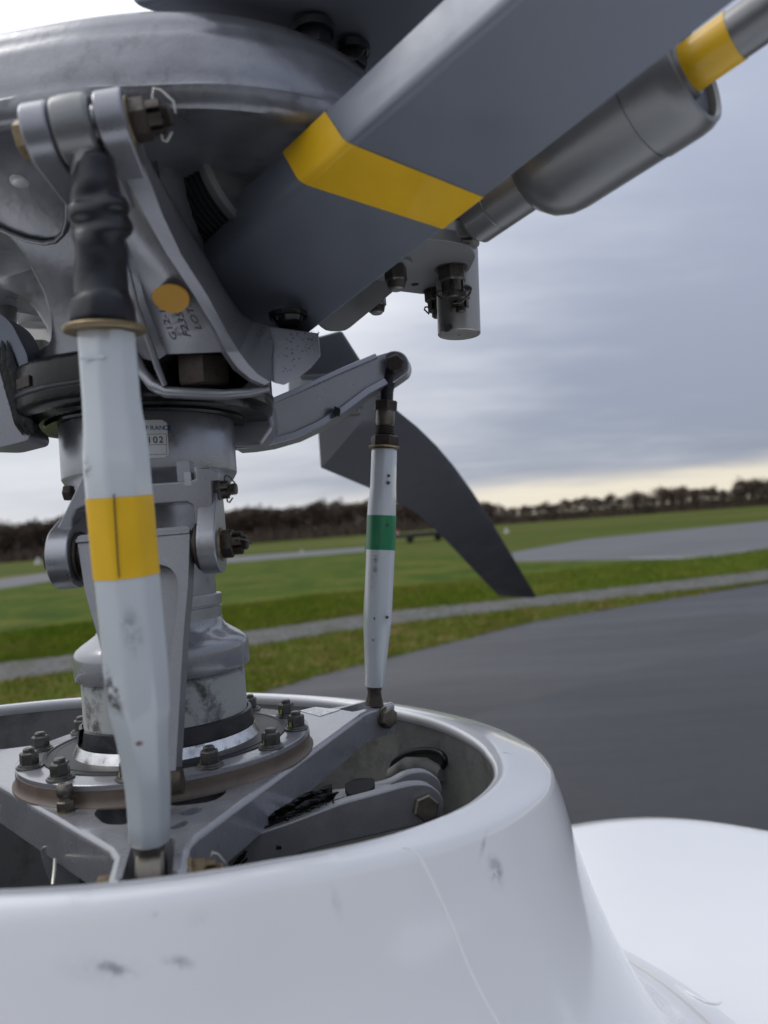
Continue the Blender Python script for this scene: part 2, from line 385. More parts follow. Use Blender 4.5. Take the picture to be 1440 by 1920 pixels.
# ------------------------------------------------------------------ the airfield
def struct(name, me, m):
    o = bpy.data.objects.new(name, me); C.objects.link(o); o['kind'] = 'structure'
    me.materials.append(M(m)); return o
def sheet(name, poly, z, m):
    me = bpy.data.meshes.new(name); me.from_pydata([(float(p[0]), float(p[1]), z) for p in poly], [], [tuple(range(len(poly)))])
    bm = bmesh.new(); bm.from_mesh(me); bmesh.ops.recalc_face_normals(bm, faces=bm.faces)
    for f in bm.faces:
        if f.normal.z < 0: f.normal_flip()
    bm.to_mesh(me); bm.free()
    return struct(name, me, m)
_a, _b = GR(985, 1316), GR(1440, 1184); GANG = math.atan2(_b[1] - _a[1], _b[0] - _a[0])
def gmat(name, c1, c2, scale, rough=.9, c3=None, s3=.5, bump=.4, bs=30, f1=.4, f2=.6, stretch=(1, 1, 1), c4=None, s4=3., wet=0):
    m = bpy.data.materials.new(name); m.use_nodes = True; nt = m.node_tree; L = nt.links.new; b = nt.nodes['Principled BSDF']
    b.inputs['Roughness'].default_value = rough; b.inputs['Specular IOR Level'].default_value = .06 if 'grass' in name or name in ('verge', 'verge_blade', 'twigs', 'bark') else .35
    tc = nt.nodes.new('ShaderNodeTexCoord'); mp = nt.nodes.new('ShaderNodeMapping'); mp.inputs['Scale'].default_value = stretch; L(tc.outputs['Object'], mp.inputs[0])
    mp.inputs['Rotation'].default_value = (0, 0, -GANG)
    def mixn(prev, scale, c, a, e, mx=1.):
        n = nt.nodes.new('ShaderNodeTexNoise'); n.inputs['Scale'].default_value = scale; n.inputs['Detail'].default_value = 8; n.inputs['Roughness'].default_value = .62; L(mp.outputs[0], n.inputs['Vector'])
        r = nt.nodes.new('ShaderNodeMapRange'); r.inputs[1].default_value = a; r.inputs[2].default_value = e; r.inputs[4].default_value = mx; L(n.outputs[0], r.inputs[0])
        x = nt.nodes.new('ShaderNodeMix'); x.data_type = 'RGBA'; L(r.outputs[0], x.inputs[0])
        if isinstance(prev, tuple): x.inputs[6].default_value = (*prev, 1)
        else: L(prev, x.inputs[6])
        x.inputs[7].default_value = (*c, 1); return x.outputs[2], r.outputs[0]
    cur, _ = mixn(c1, scale, c2, f1, f2)
    if c3: cur, _ = mixn(cur, s3, c3, .5, .68, .85)
    if c4: cur, _ = mixn(cur, s4, c4, .50, .68, .85)
    if wet:
        _, w = mixn(c1, wet, c1, .35, .65); r = nt.nodes.new('ShaderNodeMapRange'); r.inputs[3].default_value = rough; r.inputs[4].default_value = rough - .22; L(w, r.inputs[0]); L(r.outputs[0], b.inputs['Roughness'])
    L(cur, b.inputs['Base Color'])
    n = nt.nodes.new('ShaderNodeTexNoise'); n.inputs['Scale'].default_value = bs; n.inputs['Detail'].default_value = 5; L(tc.outputs['Object'], n.inputs['Vector'])
    bp = nt.nodes.new('ShaderNodeBump'); bp.inputs['Strength'].default_value = bump; bp.inputs['Distance'].default_value = .03; L(n.outputs[0], bp.inputs['Height']); L(bp.outputs[0], b.inputs['Normal'])
    MATS[name] = m
gmat('grass', (.036, .066, .004), (.076, .104, .008), .55, c3=(.024, .042, .005), s3=2.6, bump=.9, bs=6, c4=(.125, .112, .022), s4=.22)
gmat('far_grass', (.050, .070, .007), (.072, .088, .012), .12, c3=(.045, .07, .008), s3=.03, bump=.5, bs=3, stretch=(.35, 1, 1), c4=(.13, .115, .035), s4=.05)
gmat('asphalt', (.022, .0215, .024), (.030, .029, .032), 40, rough=.52, c3=(.017, .0165, .0185), s3=.35, bump=.5, bs=160, stretch=(.22, 1, 1), wet=.5, c4=(.040, .039, .042), s4=.55)
gmat('asphalt_new', (.019, .0195, .023), (.026, .0265, .031), 40, rough=.48, c3=(.015, .0155, .018), s3=.3, bump=.5, bs=160, stretch=(.22, 1, 1), wet=.45, c4=(.034, .034, .038), s4=.5)
gmat('path_gravel', (.055, .055, .053), (.18, .178, .168), 9, rough=.95, c3=(.075, .074, .068), s3=2.4, bump=1, bs=40, c4=(.055, .066, .02), s4=1.1)
gmat('taxiway', (.085, .085, .092), (.11, .11, .117), .5, rough=.7, bump=.1, stretch=(.3, 1, 1))
gmat('grass_blade', (.115, .165, .012), (.16, .195, .022), .7, c3=(.06, .095, .008), s3=2.2, bump=0, c4=(.20, .17, .04), s4=.3)
gmat('verge', (.055, .078, .007), (.085, .105, .012), 1.4, c3=(.12, .085, .022), s3=.9, bump=1, bs=12, c4=(.22, .15, .07), s4=1.6)
gmat('verge_blade', (.10, .145, .012), (.14, .165, .022), 1.2, c3=(.17, .12, .035), s3=.8, bump=0, c4=(.24, .155, .06), s4=1.5)
gmat('bark', (.055, .045, .036), (.075, .062, .05), 3)
gmat('twigs', (.075, .058, .047), (.115, .085, .066), .6, rough=.95, bump=0)
gmat('evergreen', (.020, .030, .014), (.04, .05, .02), .6, rough=.9, bump=0)
gmat('paint_white', (.42, .42, .40), (.36, .36, .35), 3, rough=.6, bump=0)
gmat('worn_paint', (.24, .24, .24), (.34, .34, .34), 3, rough=.7, bump=0)
gmat('paint_red', (.5, .05, .04), (.42, .05, .04), 3, rough=.5, bump=0)
gmat('dark_paint', (.012, .013, .016), (.02, .02, .024), 3, rough=.5, bump=0)

sheet('ground', [(-3000, -600), (3000, -600), (3000, 5000), (-3000, 5000)], 0., 'far_grass')
def px2(pts): return [GR(u, v) for u, v in pts]
# near meadow between the far taxiway and the apron
mead_far = px2([(-260, 1112), (0, 1092), (210, 1072), (410, 1052), (685, 1032), (985, 1050), (1280, 1049), (1345, 1043), (1440, 1026), (1800, 985)])
mead_near = px2([(2000, 1000), (1440, 1080), (1000, 1150), (460, 1250), (0, 1330), (-500, 1420)])
sheet('meadow', mead_far + mead_near, .004, 'grass')
def wobble(pts, n, amp):
    out = []
    for a, b in zip(pts[:-1], pts[1:]):
        d = b - a; t = np.array([-d[1], d[0], 0]) / np.linalg.norm(d)
        for i in range(n): out.append(a + d * i / n + t * rng.normal() * amp)
    return out + [pts[-1]]
edge = px2([(-500, 1490), (0, 1404), (460, 1308), (600, 1266), (800, 1216), (1000, 1166), (1440, 1093), (2000, 1010)])
mid = px2([(-500, 1375), (0, 1278), (230, 1246), (460, 1213), (700, 1175), (1000, 1139), (1440, 1092), (2000, 1027)])
top = px2([(-500, 1325), (0, 1243), (230, 1216), (460, 1184), (700, 1149), (1000, 1119), (1440, 1068), (2000, 1006)])
verge_o = sheet('verge', wobble(mid[:8], 10, .05) + wobble(edge[:8][::-1], 24, .07), .012, 'verge')
sheet('gravel_path', wobble(top[:8], 14, .06) + wobble(mid[:8][::-1], 14, .06), .008, 'path_gravel')
sheet('apron', wobble(edge, 24, .05) + [np.array([60, 20, 0]), np.array([60, -40, 0]), np.array([-60, -40, 0]), np.array([-60, 5, 0])], .008, 'asphalt')
seam = px2([(985, 1316), (1210, 1250), (1440, 1184), (1900, 1062)])
sheet('apron_lane', wobble(seam, 8, .01) + [np.array([30, 10, 0]), np.array([30, -10, 0]), np.array([1.0, -8, 0]), seam[0] - (seam[1] - seam[0]) * .9], .0122, 'asphalt_new')
sheet('taxiway', px2([(-300, 1106), (0, 1086), (90, 1074), (410, 1046), (685, 1026), (685, 1034), (410, 1057), (90, 1090), (0, 1104), (-300, 1128)]), .008, 'taxiway')
sheet('runway', px2([(960, 1036), (1100, 1011), (1440, 977), (1900, 932), (1900, 976), (1440, 1029), (1345, 1043), (1280, 1049), (960, 1053)]), .012, 'taxiway')
sheet('runway_edge_line', px2([(1180, 1046.4), (1280, 1045.6), (1345, 1040.6), (1400, 1033), (1400, 1034), (1345, 1042), (1280, 1047.4), (1180, 1047.6)]), .016, 'worn_paint')

# grass blades that break the edges of path, verge and meadow
def blades(name, n, sampler, h0, h1, m):
    v, f = [], []
    for i in range(n):
        p = sampler()
        a = rng.uniform(0, 6.28); h = rng.uniform(h0, h1); w = h * .09 + .004; dx, dy = math.cos(a) * w, math.sin(a) * w; lx, ly = rng.normal(0, h * .35, 2)
        k = len(v); v += [(p[0] - dx, p[1] - dy, .003), (p[0] + dx, p[1] + dy, .003), (p[0] + lx, p[1] + ly, h)]; f.append((k, k + 1, k + 2))
    me = bpy.data.meshes.new(name); me.from_pydata(v, [], f); o = bpy.data.objects.new(name, me); C.objects.link(o); me.materials.append(M(m)); o['kind'] = 'stuff'; return o
def along(pl, spread):
    seg = [np.linalg.norm(b - a) for a, b in zip(pl[:-1], pl[1:])]; cs = np.cumsum(seg) / sum(seg)
    def s():
        i = int(np.searchsorted(cs, rng.random())); i = min(i, len(pl) - 2); t = rng.random(); d = pl[i + 1] - pl[i]
        n = np.array([-d[1], d[0], 0]) / np.linalg.norm(d); return pl[i] + d * t + n * rng.normal(0, spread)
    return s
def between(a, b):
    def s():
        i = rng.integers(0, len(a) - 1); t = rng.random(); q = rng.random()
        return (a[i] * (1 - t) + a[i + 1] * t) * (1 - q) + (b[i] * (1 - t) + b[i + 1] * t) * q
    return s
blades('verge_grass', 26000, between(mid[:8], edge[:8]), .03, .10, 'verge_blade')
blades('path_edge_grass', 9000, along(top[:8], .10), .03, .09, 'grass_blade')
blades('meadow_grass', 60000, between(top[:8], [p + np.array([-1.8, 6.3, 0]) for p in top[:8]]), .04, .12, 'grass_blade')

# winter trees along the field's far edge: one mesh per kind, each tree an object of its own
def tree_mesh(kind, seed):
    r = np.random.default_rng(seed); tg, cg = G(), G(); h = 7.5
    tg.tube([(0, 0, 0), (.1, 0, h * .3), (0, .1, h * .6), (.15, 0, h * .85)], [.22, .17, .10, .04], 6)
    for i in range(9):
        a = r.uniform(0, 6.28); z0 = h * r.uniform(.2, .6); L = r.uniform(1.2, 2.6)
        tg.tube([(0, 0, z0), (math.cos(a) * L * .6, math.sin(a) * L * .6, z0 + L * .6), (math.cos(a) * L, math.sin(a) * L, z0 + L * 1.1)], [.09, .05, .02], 4)
    lobes = [(r.normal(0, 1.0), r.normal(0, 1.0), h * r.uniform(.3, .86), r.uniform(.8, 1.5)) for _ in range(11)]
    for i in range(900 if kind else 760):
        lx, ly, lz, lr = lobes[r.integers(len(lobes))]
        d = r.normal(size=3); d /= np.linalg.norm(d); p = np.array([lx, ly, lz]) + d * lr * r.random()**.4
        q = unit(r.normal(size=3) + np.array([0, 0, .8])); L = r.uniform(.25, .6) if not kind else r.uniform(.15, .35)
        w = np.cross(q, r.normal(size=3)); w = unit(w) * (L * .22 if not kind else L * .5)
        cg.add([p - w, p + w, p + q * L], [(0, 1, 2)])
    return mesh_of('trunk', tg, 'bark', 60), mesh_of('crown', cg, 'evergreen' if kind else 'twigs', None)
TM = [tree_mesh(0, 1), tree_mesh(0, 2), tree_mesh(0, 3), tree_mesh(1, 4)]
def tree(p, s, kind, rot, label):
    t = bpy.data.objects.new('evergreen_tree' if kind == 3 else 'bare_tree', None); C.objects.link(t); t.location = (p[0], p[1], 0); t.rotation_euler = (0, 0, rot); t.scale = (s * 1.1, s * 1.1, s)
    t['label'] = label; t['category'] = 'tree'; t['group'] = 'trees along the far edge of the airfield'
    for nm, me in zip(('trunk', 'crown'), TM[kind]):
        o = bpy.data.objects.new(nm, me); C.objects.link(o); o.parent = t
def azpt(u, dist):
    q = c2w(np.array([(u - 720) / F, (960 - (1038.5 - .075 * u)) / F, 1.])) - CAMPOS; q[2] = 0; q /= np.linalg.norm(q); return CAMPOS * 0 + q * dist
us = np.arange(925, 1570, 7.4)
for i, u in enumerate(us):
    k = 3 if i in (14, 31, 47, 60, 63, 70) else int(rng.integers(0, 3))
    s = .60 + .22 * rng.random() + (.22 if u > 1390 else 0) + (.12 if 1230 < u < 1320 else 0) - (.12 if u < 1010 else 0)
    tree(azpt(u + rng.normal(0, 2), 205 + rng.uniform(-10, 12)), s, k, rng.uniform(0, 6.28),
         'bushy dark evergreen standing among bare trees on the far field edge' if k == 3 else 'bare brown winter tree in the row along the far edge of the field')
# the wood to the left reads as one brown mass
wg = G(); V, Fc = [], []
cv = [np.array([v.co for v in TM[k][1].vertices]) for k in range(3)]
for i in range(330):
    u = rng.uniform(-240, 930); dist = 200 + rng.uniform(0, 40)
    p = azpt(u, dist); s = (1.42 if u < 700 else 1.42 - .5 * (u - 700) / 230) * rng.uniform(.86, 1.06); a = rng.uniform(0, 6.28)
    q = cv[i % 3]; ca, sa = math.cos(a), math.sin(a); o = len(V)
    V.append(np.stack([p[0] + s * 1.2 * (q[:, 0] * ca - q[:, 1] * sa), p[1] + s * 1.2 * (q[:, 0] * sa + q[:, 1] * ca), q[:, 2] * s - .18 * s * rng.random() * q[:, 2].mean()], 1))
# undergrowth that closes the wood near the ground
for i in range(1500):
    u = rng.uniform(-240, 1560); p = azpt(u, 196 + rng.uniform(0, 14)); hgt = rng.uniform(1.2, 3.2) * (1.5 if u < 900 else .8); q = np.zeros((12, 3))
    for k in range(4):
        w = rng.uniform(.4, 1.3); x = rng.normal(0, .9, 2); q[3 * k] = (p[0] + x[0] - w, p[1] + x[1], 0); q[3 * k + 1] = (p[0] + x[0] + w, p[1] + x[1], 0); q[3 * k + 2] = (p[0] + x[0] + rng.normal(0, .5), p[1] + x[1], hgt * rng.uniform(.5, 1))
    V.append(q)
V = np.concatenate(V); me = bpy.data.meshes.new('woodland'); me.from_pydata(V.tolist(), [], [(i, i + 1, i + 2) for i in range(0, len(V), 3)])
me.materials.append(M('twigs')); o = bpy.data.objects.new('woodland', me); C.objects.link(o); o['kind'] = 'stuff'

# markers and things standing far out on the field
def small(name, label, cat, u, v, group=None):
    p = GR(u, v); o = bpy.data.objects.new(name, None); C.objects.link(o); o.location = p; o['label'] = label; o['category'] = cat
    if group: o['group'] = group
    return o, math.hypot(p[0], p[1])
def wpart(name, g, m, parent):
    me = mesh_of(name, g, m, 40); o = bpy.data.objects.new(name, me); C.objects.link(o); o.parent = parent; return o
def cone_marker(u, v, hpx, label, red=True):
    o, d = small('field_marker', label, 'marker', u, v, 'white and red markers on the airfield grass'); h = hpx / F * d
    wpart('body', G().lathe([(h * .62, 0), (h * .5, h * .12), (h * .36, h * .55), (h * .33, h * .56)], n=16), 'paint_white', o)
    wpart('top_band', G().lathe([(h * .33, h * .56), (h * .2, h * .98), (1e-4, h)], n=16), 'paint_red' if red else 'paint_white', o)
cone_marker(1403, 949, 9, 'white marker with red top near the right edge of the far grass')
cone_marker(1178, 966, 5, 'small white marker on the far grass below the row of trees', False)
cone_marker(950, 999, 9, 'white marker beside the drooping end of the dark blade', False)
cone_marker(566, 1036, 6, 'tiny white marker on the grass left of the green banded link', False)
cone_marker(72, 1057, 11, 'white marker at the left below the brown wood', False)
cone_marker(745, 1006, 12, 'white marker with red top just right of the green band')
o, d = small('low_trailer', 'dark low flat trailer on the far grass beside the green banded link', 'trailer', 795, 1016); k = d / F
wpart('deck', G().box((0, 0, 14 * k), (46 * k, 3 * k, 0), (-1.2, 8.0 * .15, 0), (0, 0, 4 * k)), 'dark_paint', o)
for sx in (-1, 1):
    wpart('wheel', G().lathe([(1e-4, -.12), (6 * k, -.12), (7 * k, 0), (6 * k, .12), (1e-4, .12)], (sx * 26 * k, -.6, 7 * k), (0, 1, 0), n=20), 'dark_paint', o)

# ------------------------------------------------------------------ cowl and roof of the helicopter
CC = np.array([-.0153, -.013]); RI = .2382
def zr(x, y): return -.0029 - .0887 * x - .0442 * y            # plane of the cowl's rim
def dangle(a, b): return (a - b + 180) % 360 - 180
def sm(x, a, b):
    t = min(1, max(0, (x - a) / (b - a))); return t * t * (3 - 2 * t)
RIFIX = [(-115, .004), (-85, .001), (-60, -.001), (-45, .004), (-30, .006), (-15, .005), (0, .000), (15, -.001), (30, .001), (60, .002), (100, .0), (160, .0), (245, .004)]
def rin(a): return RI + np.interp((a + 115) % 360 - 115, [q for q, _ in RIFIX], [w for _, w in RIFIX])
LW = [(-115, .007), (-62, .007), (-53, .008), (-43, .0125), (-31, .0195), (-19, .0285), (-12, .035), (0, .0435), (15, .0450), (90, .045), (140, .030), (200, .012), (245, .007)]
def pint(a, tab, s_): return float(np.mean([np.interp((a + k * s_ / 4 + 115) % 360 - 115, [q for q, _ in tab], [w for _, w in tab]) for k in range(-4, 5)]))
def lipw(a): return pint(a, LW, 6)
WO = [(-115, -.047), (-60, -.043), (-45, -.032), (-30, -.019), (-18, -.008), (-8, -.001), (10, .001), (90, .002), (150, -.006), (200, -.034), (245, -.047)]
def woff(a): return pint(a, WO, 14)
WALL = [(.020, .2880), (.035, .2912), (.050, .2945), (.080, .3035), (.110, .3150), (.140, .3290), (.170, .3460), (.200, .3690), (.220, .3880), (.235, .4060), (.246, .4240), (.254, .4440), (.260, .4700)]
ROOFZ = -.306
cowl = thing('engine_cowl', 'glossy white flared engine cowl ring around the rotor mast', 'cowl', (0, 0, ROOFZ))
rings_o, rings_i, rings_b = [], [], []
NA = 240
for i in range(NA):
    a = 360 * i / NA; ca, sa = math.cos(R(a)), math.sin(R(a)); r0 = rin(a); lw = lipw(a)
    P = lambda r, z: np.array([CC[0] + r * ca, CC[1] + r * sa, z])
    rim = zr(CC[0] + r0 * ca, CC[1] + r0 * sa); sh = rim - .004 - .006 * (lw / .045)
    prof = [(r0 + .0035, rim - .010), (r0 + .0008, rim - .0065), (r0, rim - .0035), (r0 + .0008, rim - .0012), (r0 + .003, rim), (r0 + lw * .3, rim - .0008)]
    rs = r0 + lw; kk = min(1, lw / .03)
    prof += [(rs - .0055, sh + .0028), (rs - .0012, sh + .0012), (rs + .0012, sh - .0012), (rs + .0022, sh - .0055)]
    for dz, rw in WALL:                                                             # wall: steep, then flaring into the roof
        k_ = sm(dz, 0, .2); z = (rim - .008) * (1 - k_) + -.042 * k_ - dz
        prof.append((max(rw + woff(a) * (1 - .1 * k_), rs + .0028 + dz * .12), z))
    prof += [(prof[-1][0] + .045, ROOFZ + .0015), (prof[-1][0] + .10, ROOFZ - .008)]
    rings_o.append([P(r, z) for r, z in prof])
    rings_i.append([P(r, z) for r, z in [(r0 + .0042, rim - .009), (r0 + .0038, rim - .05), (r0 + .000, rim - .11), (r0 - .010, rim - .19)]])
    rings_b.append(P(r0 - .010, rim - .19))
def skin(rings):
    n = len(rings); m = len(rings[0]); gg = G()
    return gg.add([p for r in rings for p in r], [(i * m + j, ((i + 1) % n) * m + j, ((i + 1) % n) * m + j + 1, i * m + j + 1) for i in range(n) for j in range(m - 1)])
cg = skin(rings_o)
bvh = BVHTree.FromPolygons([Vector(p) for p in cg.v], cg.f)
def on_cowl(u, v, lift=0.):
    q = Vector(D(u, v, 1.) - HCAMP).normalized(); hit = bvh.ray_cast(Vector(HCAMP), q)
    if hit[0] is None: return None
    n = hit[1] if hit[1].dot(q) < 0 else -hit[1]
    return np.array(hit[0] + n * lift)
off = np.array([0, 0, ROOFZ])
def smu(u, v, rot, sc, st, col):
    p = on_cowl(u, v); return None if p is None else (tuple(p - off), rot, sc, st, col)
mat('white_gloss', (.80, .80, .805), .20, 0, .8, .015, 6, .05, 90, smudges=[q for q in (
    smu(930, 1635, (0, .25, 0), (.0055, .02, .012), 1.0, (.30, .31, .35)), smu(906, 1585, (0, -.5, 0), (.002, .02, .010), .8, (.45, .46, .5)),
    smu(213, 1816, (0, -.5, 0), (.011, .02, .0030), 1.3, (.32, .33, .36)), smu(190, 1820, (0, -.3, 0), (.022, .02, .008), .35, (.5, .51, .55)),
    smu(333, 1805, (0, -.45, 0), (.0085, .02, .0036), 1.0, (.38, .39, .42)), smu(287, 1714, (0, 0, 0), (.003, .02, .0022), .6, (.45, .46, .5)), smu(372, 1722, (0, 0, 0), (.007, .02, .0045), .3, (.5, .51, .55)),
    smu(950, 1412, (0, 0, .4), (.006, .003, .01), 1.3, (.25, .25, .25)), smu(630, 1690, (0, .2, 0), (.003, .02, .011), .4, (.5, .5, .55)), smu(140, 1690, (0, 0, 0), (.008, .02, .004), .35, (.5, .51, .55))) if q])
part('outer_shell', cg, 'white_gloss', cowl, smooth=50)
li = skin(rings_i); part('inner_liner', li, 'liner', cowl, smooth=60, label='dirty grey inner wall of the cowl')
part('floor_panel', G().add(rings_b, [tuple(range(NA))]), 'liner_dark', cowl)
# raised hairline in the gel coat
pts = [on_cowl(u, v, .00005) for u, v in [(752, 1589), (768, 1590), (782, 1602), (797, 1625), (812, 1655), (828, 1690), (846, 1732), (862, 1772), (878, 1812), (896, 1850), (914, 1885), (934, 1918), (950, 1950)]]
part('paint_ridge', G().tube([p for p in pts if p is not None], .00065, 6), 'chalk', cowl, label='pale hairline ridge running down the white cowl')
# duct mouth low in the liner wall
bvl = BVHTree.FromPolygons([Vector(p) for p in li.v], li.f)
def on_liner(u, v, lift=.0015):
    q = Vector(D(u, v, 1.) - HCAMP).normalized(); o_ = Vector(HCAMP)
    for _ in range(4):
        hit = bvl.ray_cast(o_, q)
        if hit[0] is None: return None
        if hit[0].y > -.02: return np.array(hit[0] - q * lift)
        o_ = hit[0] + q * .002
dm_ = [on_liner(785 + 48 * math.cos(t) + 14 * math.sin(t), 1432 - 26 * math.sin(t)) for t in np.linspace(0, 2 * math.pi, 30, endpoint=False)]
part('duct_shade', G().add(dm_, [tuple(range(30))]), 'liner_dark', cowl)  # flat dark disc on the liner, painted for the shade in the opening
part('duct_mouth', G().tube([p + (0, -.001, 0) for p in dm_[28:] + dm_[:20]], [.001] + [.0026] * 20 + [.001], 8), 'rubber', cowl, smooth=60, label='black rubber lip of a duct inside the cowl')
part('duct_elbow', G().tube([on_liner(735, 1452, .004), on_liner(765, 1440, .012), on_liner(800, 1442, .010), on_liner(830, 1452, .004)], [.006, .0095, .0095, .006], 20), 'liner', cowl, smooth=60)
# rivets in the liner
RV = mesh_of('rivet', G().lathe([(1e-4, .0012), (.0022, .0010), (.0034, .0003), (.0036, -.001)], n=16), 'liner_dark', 50)
for u, v, d in ((747, 1383, .74), (668, 1398, .76), (560, 1350, .79)): place('rivet', RV, cowl, D(u, v, d), (0, -1, 0))

lipp = [on_cowl(u, v, .0004) for u, v in [(1268, 1848), (1296, 1866), (1322, 1880), (1345, 1885), (1360, 1880), (1364, 1868), (1357, 1856)]]
lipp = [p for p in lipp if p is not None]
part('fillet_lip', G().tube(lipp, [.0006] + [.0016] * (len(lipp) - 2) + [.0006], 10), 'white_gloss', cowl, smooth=60, label='small curled lip at the foot of the cowl fillet')

roof = thing('fuselage_roof', 'smooth white fuselage roof panel to the right of the cowl', 'aircraft roof', (0.5, 0, ROOFZ - .02))
rg = G(); NX, NY = 130, 200
xs = np.linspace(-1.1, 1.2, NX); ys = np.linspace(-.72, .85, NY)
RE_ = [HZ(u, v, ROOFZ + .003) for u, v in [(980, 1545), (1040, 1533), (1080, 1526), (1120, 1520), (1160, 1516), (1200, 1514), (1240, 1514.5), (1280, 1517), (1320, 1521), (1380, 1530), (1440, 1541), (1560, 1570), (1700, 1620)]]
RE = ([-.3] + [q[0] for q in RE_] + [1.1], [RE_[0][1]] + [q[1] for q in RE_] + [RE_[-1][1] - .25])
def roofz(x, y):
    e = y - float(np.interp(x, *RE)); z = ROOFZ + .006
    if e > -.06: z -= .16 * (e + .06) + 2.2 * (e + .06)**2 if e < .02 else .0269 + .6 * (e - .02)
    z -= .05 * max(0, -.3 - y)**2
    return z
rg.add([(x, y, roofz(x, y)) for y in ys for x in xs], [(j * NX + i, j * NX + i + 1, (j + 1) * NX + i + 1, (j + 1) * NX + i) for j in range(NY - 1) for i in range(NX - 1)])
part('roof_panel', rg, 'white_gloss', roof, smooth=60)
# horizon reflection at the cowl's foot, drawn as a pale strip, and the small fold beside it
part('fillet_reflection', G().tube([p for p in (on_cowl(u, v, -.0006) for u, v in [(1352, 1856), (1364, 1862), (1378, 1874), (1392, 1888), (1402, 1904), (1408, 1925), (1410, 1950)]) if p is not None], [.0008, .0014, .002, .0026, .0028, .0026, .002], 8), 'plate_label', cowl, label='cream horizon reflection painted along the cowl foot')

# ------------------------------------------------------------------ rotor mast
mast = thing('rotor_mast', 'silver rotor mast with stepped collars rising from the swashplate', 'rotor mast', (0, 0, -.012))
part('base_sleeve', G().lathe([(.0560, -.01), (.0563, .010), (.0563, .046), (.0540, .0485)], n=96), 'sleeve_grey', mast, label='worn grey cloth-textured sleeve with black scuffs')
part('seal_band', G().lathe([(.0572, .0185), (.0592, .0178), (.0605, .0095), (.0608, .0075), (.0592, .0065)], n=96, a0=R(-50), a1=R(300)), 'rubber', mast, label='black rubber band split at the front')
part('polished_ring', G().lathe([(.0590, .0072), (.0608, .0068), (.0614, .0058), (.0650, -.0015), (.0668, -.0055), (.0674, -.010), (.060, -.011)], n=96), 'polished', mast)
part('bell_cap', G().lathe([(.0400, .0855), (.0430, .0850), (.0436, .0820), (.0452, .0793), (.0490, .0765), (.0545, .0730), (.0585, .0700), (.0602, .0670), (.0606, .0640), (.0606, .0525), (.0598, .0500), (.0570, .0485), (.054, .0485)], n=96), 'plate_grey', mast, label='rounded silver bell-shaped cap')
part('clamp_ring', G().lathe([(.041, .0838), (.0428, .0840), (.0428, .0925), (.0422, .0930), (.0422, .0940), (.0436, .0945), (.0436, .1010), (.0430, .1016), (.040, .1018)], n=80), 'mach_metal', mast)
part('shaft', G().lathe([(.0395, .09), (.0400, .100), (.0400, .168), (.0448, .178), (.046, .20)], n=80), 'mach_metal', mast)
part('collar', G().lathe([(.0450, .1690), (.0490, .1740), (.0502, .1745), (.0585, .1845), (.0605, .1880), (.0607, .1890), (.0607, .2275), (.0600, .2285), (.0625, .2300), (.0640, .2325), (.058, .234)], n=110), 'mach_metal', mast, label='wide silver collar carrying a data plate')
for dg in (-62, -150):  # machined flats meet the cone in short bosses
    part('boss', G().prism(rounded([pol(.0488, dg - 10, .164), pol(.0488, dg + 10, .164), pol(.0488, dg + 10, .178), pol(.0488, dg - 10, .178)], .002), pol(.005, dg, 0)), 'mach_metal', mast, bev=.0006)
# data plate bent round the collar
def cyl_patch(u0, v0, u1, v1, r, th, nseg=14, rad=.0022):
    a = HCY(u0, v0, r); b = HCY(u1, v1, r); t0, t1 = math.atan2(a[1], a[0]), math.atan2(b[1], b[0]); z0, z1 = b[2], a[2]
    w = r * (t1 - t0); h = z1 - z0; gg = G(); pl = rounded([np.array([0, 0, 0]), np.array([w, 0, 0]), np.array([w, h, 0]), np.array([0, h, 0])], rad, 5)
    xsn = np.linspace(0, w, nseg); up = []; lo = []
    for x in xsn:
        d = min(x, w - x); ins = rad - math.sqrt(max(0, rad**2 - (rad - d)**2)) if d < rad else 0
        lo.append((x, ins)); up.append((x, h - ins))
    rings = []
    for (x, y0), (_, y1) in zip(lo, up):
        t = t0 + x / r; q = lambda rr, y: np.array([rr * math.cos(t), rr * math.sin(t), z0 + y])
        rings.append([q(r, y0), q(r + th, y0), q(r + th, y1), q(r, y1)])
    return gg.loft(rings), (t0, t1, z0, z1)
pg, (t0, t1, z0, z1) = cyl_patch(196, 793, 317, 858, .0608, .0005)
dp = part('data_plate', pg, 'plate_label', mast, smooth=50, label='small silver data plate partly behind the yellow banded link')
def on_collar(t, z, r=.0615): return np.array([r * math.cos(t), r * math.sin(t), z])
def ctext(s, m, u, v, size, sp=1.0):
    p = HCY(u, v, .0609); t = math.atan2(p[1], p[0]); w = 0
    for ch in s:
        tt = t + w / .0609; text('lettering', ch, m, dp, on_collar(tt, p[2], .06142), (-math.sin(tt), math.cos(tt), 0), (0, 0, 1), size)
        w += size * .62 * sp
ctext('FRANCE', 'print_blue', 273, 807, .0042, 1.08)
ctext('102', 'print_black', 276, 831, .0060, .98)
def cline(u0, v0, u1, v1, r=.06136):
    a, b = HCY(u0, v0, .0609), HCY(u1, v1, .0609); ta, tb = math.atan2(a[1], a[0]), math.atan2(b[1], b[0])
    return [on_collar(ta + (tb - ta) * i / 8, a[2] + (b[2] - a[2]) * i / 8, r) for i in range(9)]
lg = G()
for q in ((255, 816, 312, 813.5), (255, 835.5, 312, 833.5), (255, 854, 312, 852), (312, 813.5, 312, 852)): lg.tube(cline(*q), .00012, 4)
part('printed_frame', lg, 'print_black', dp)

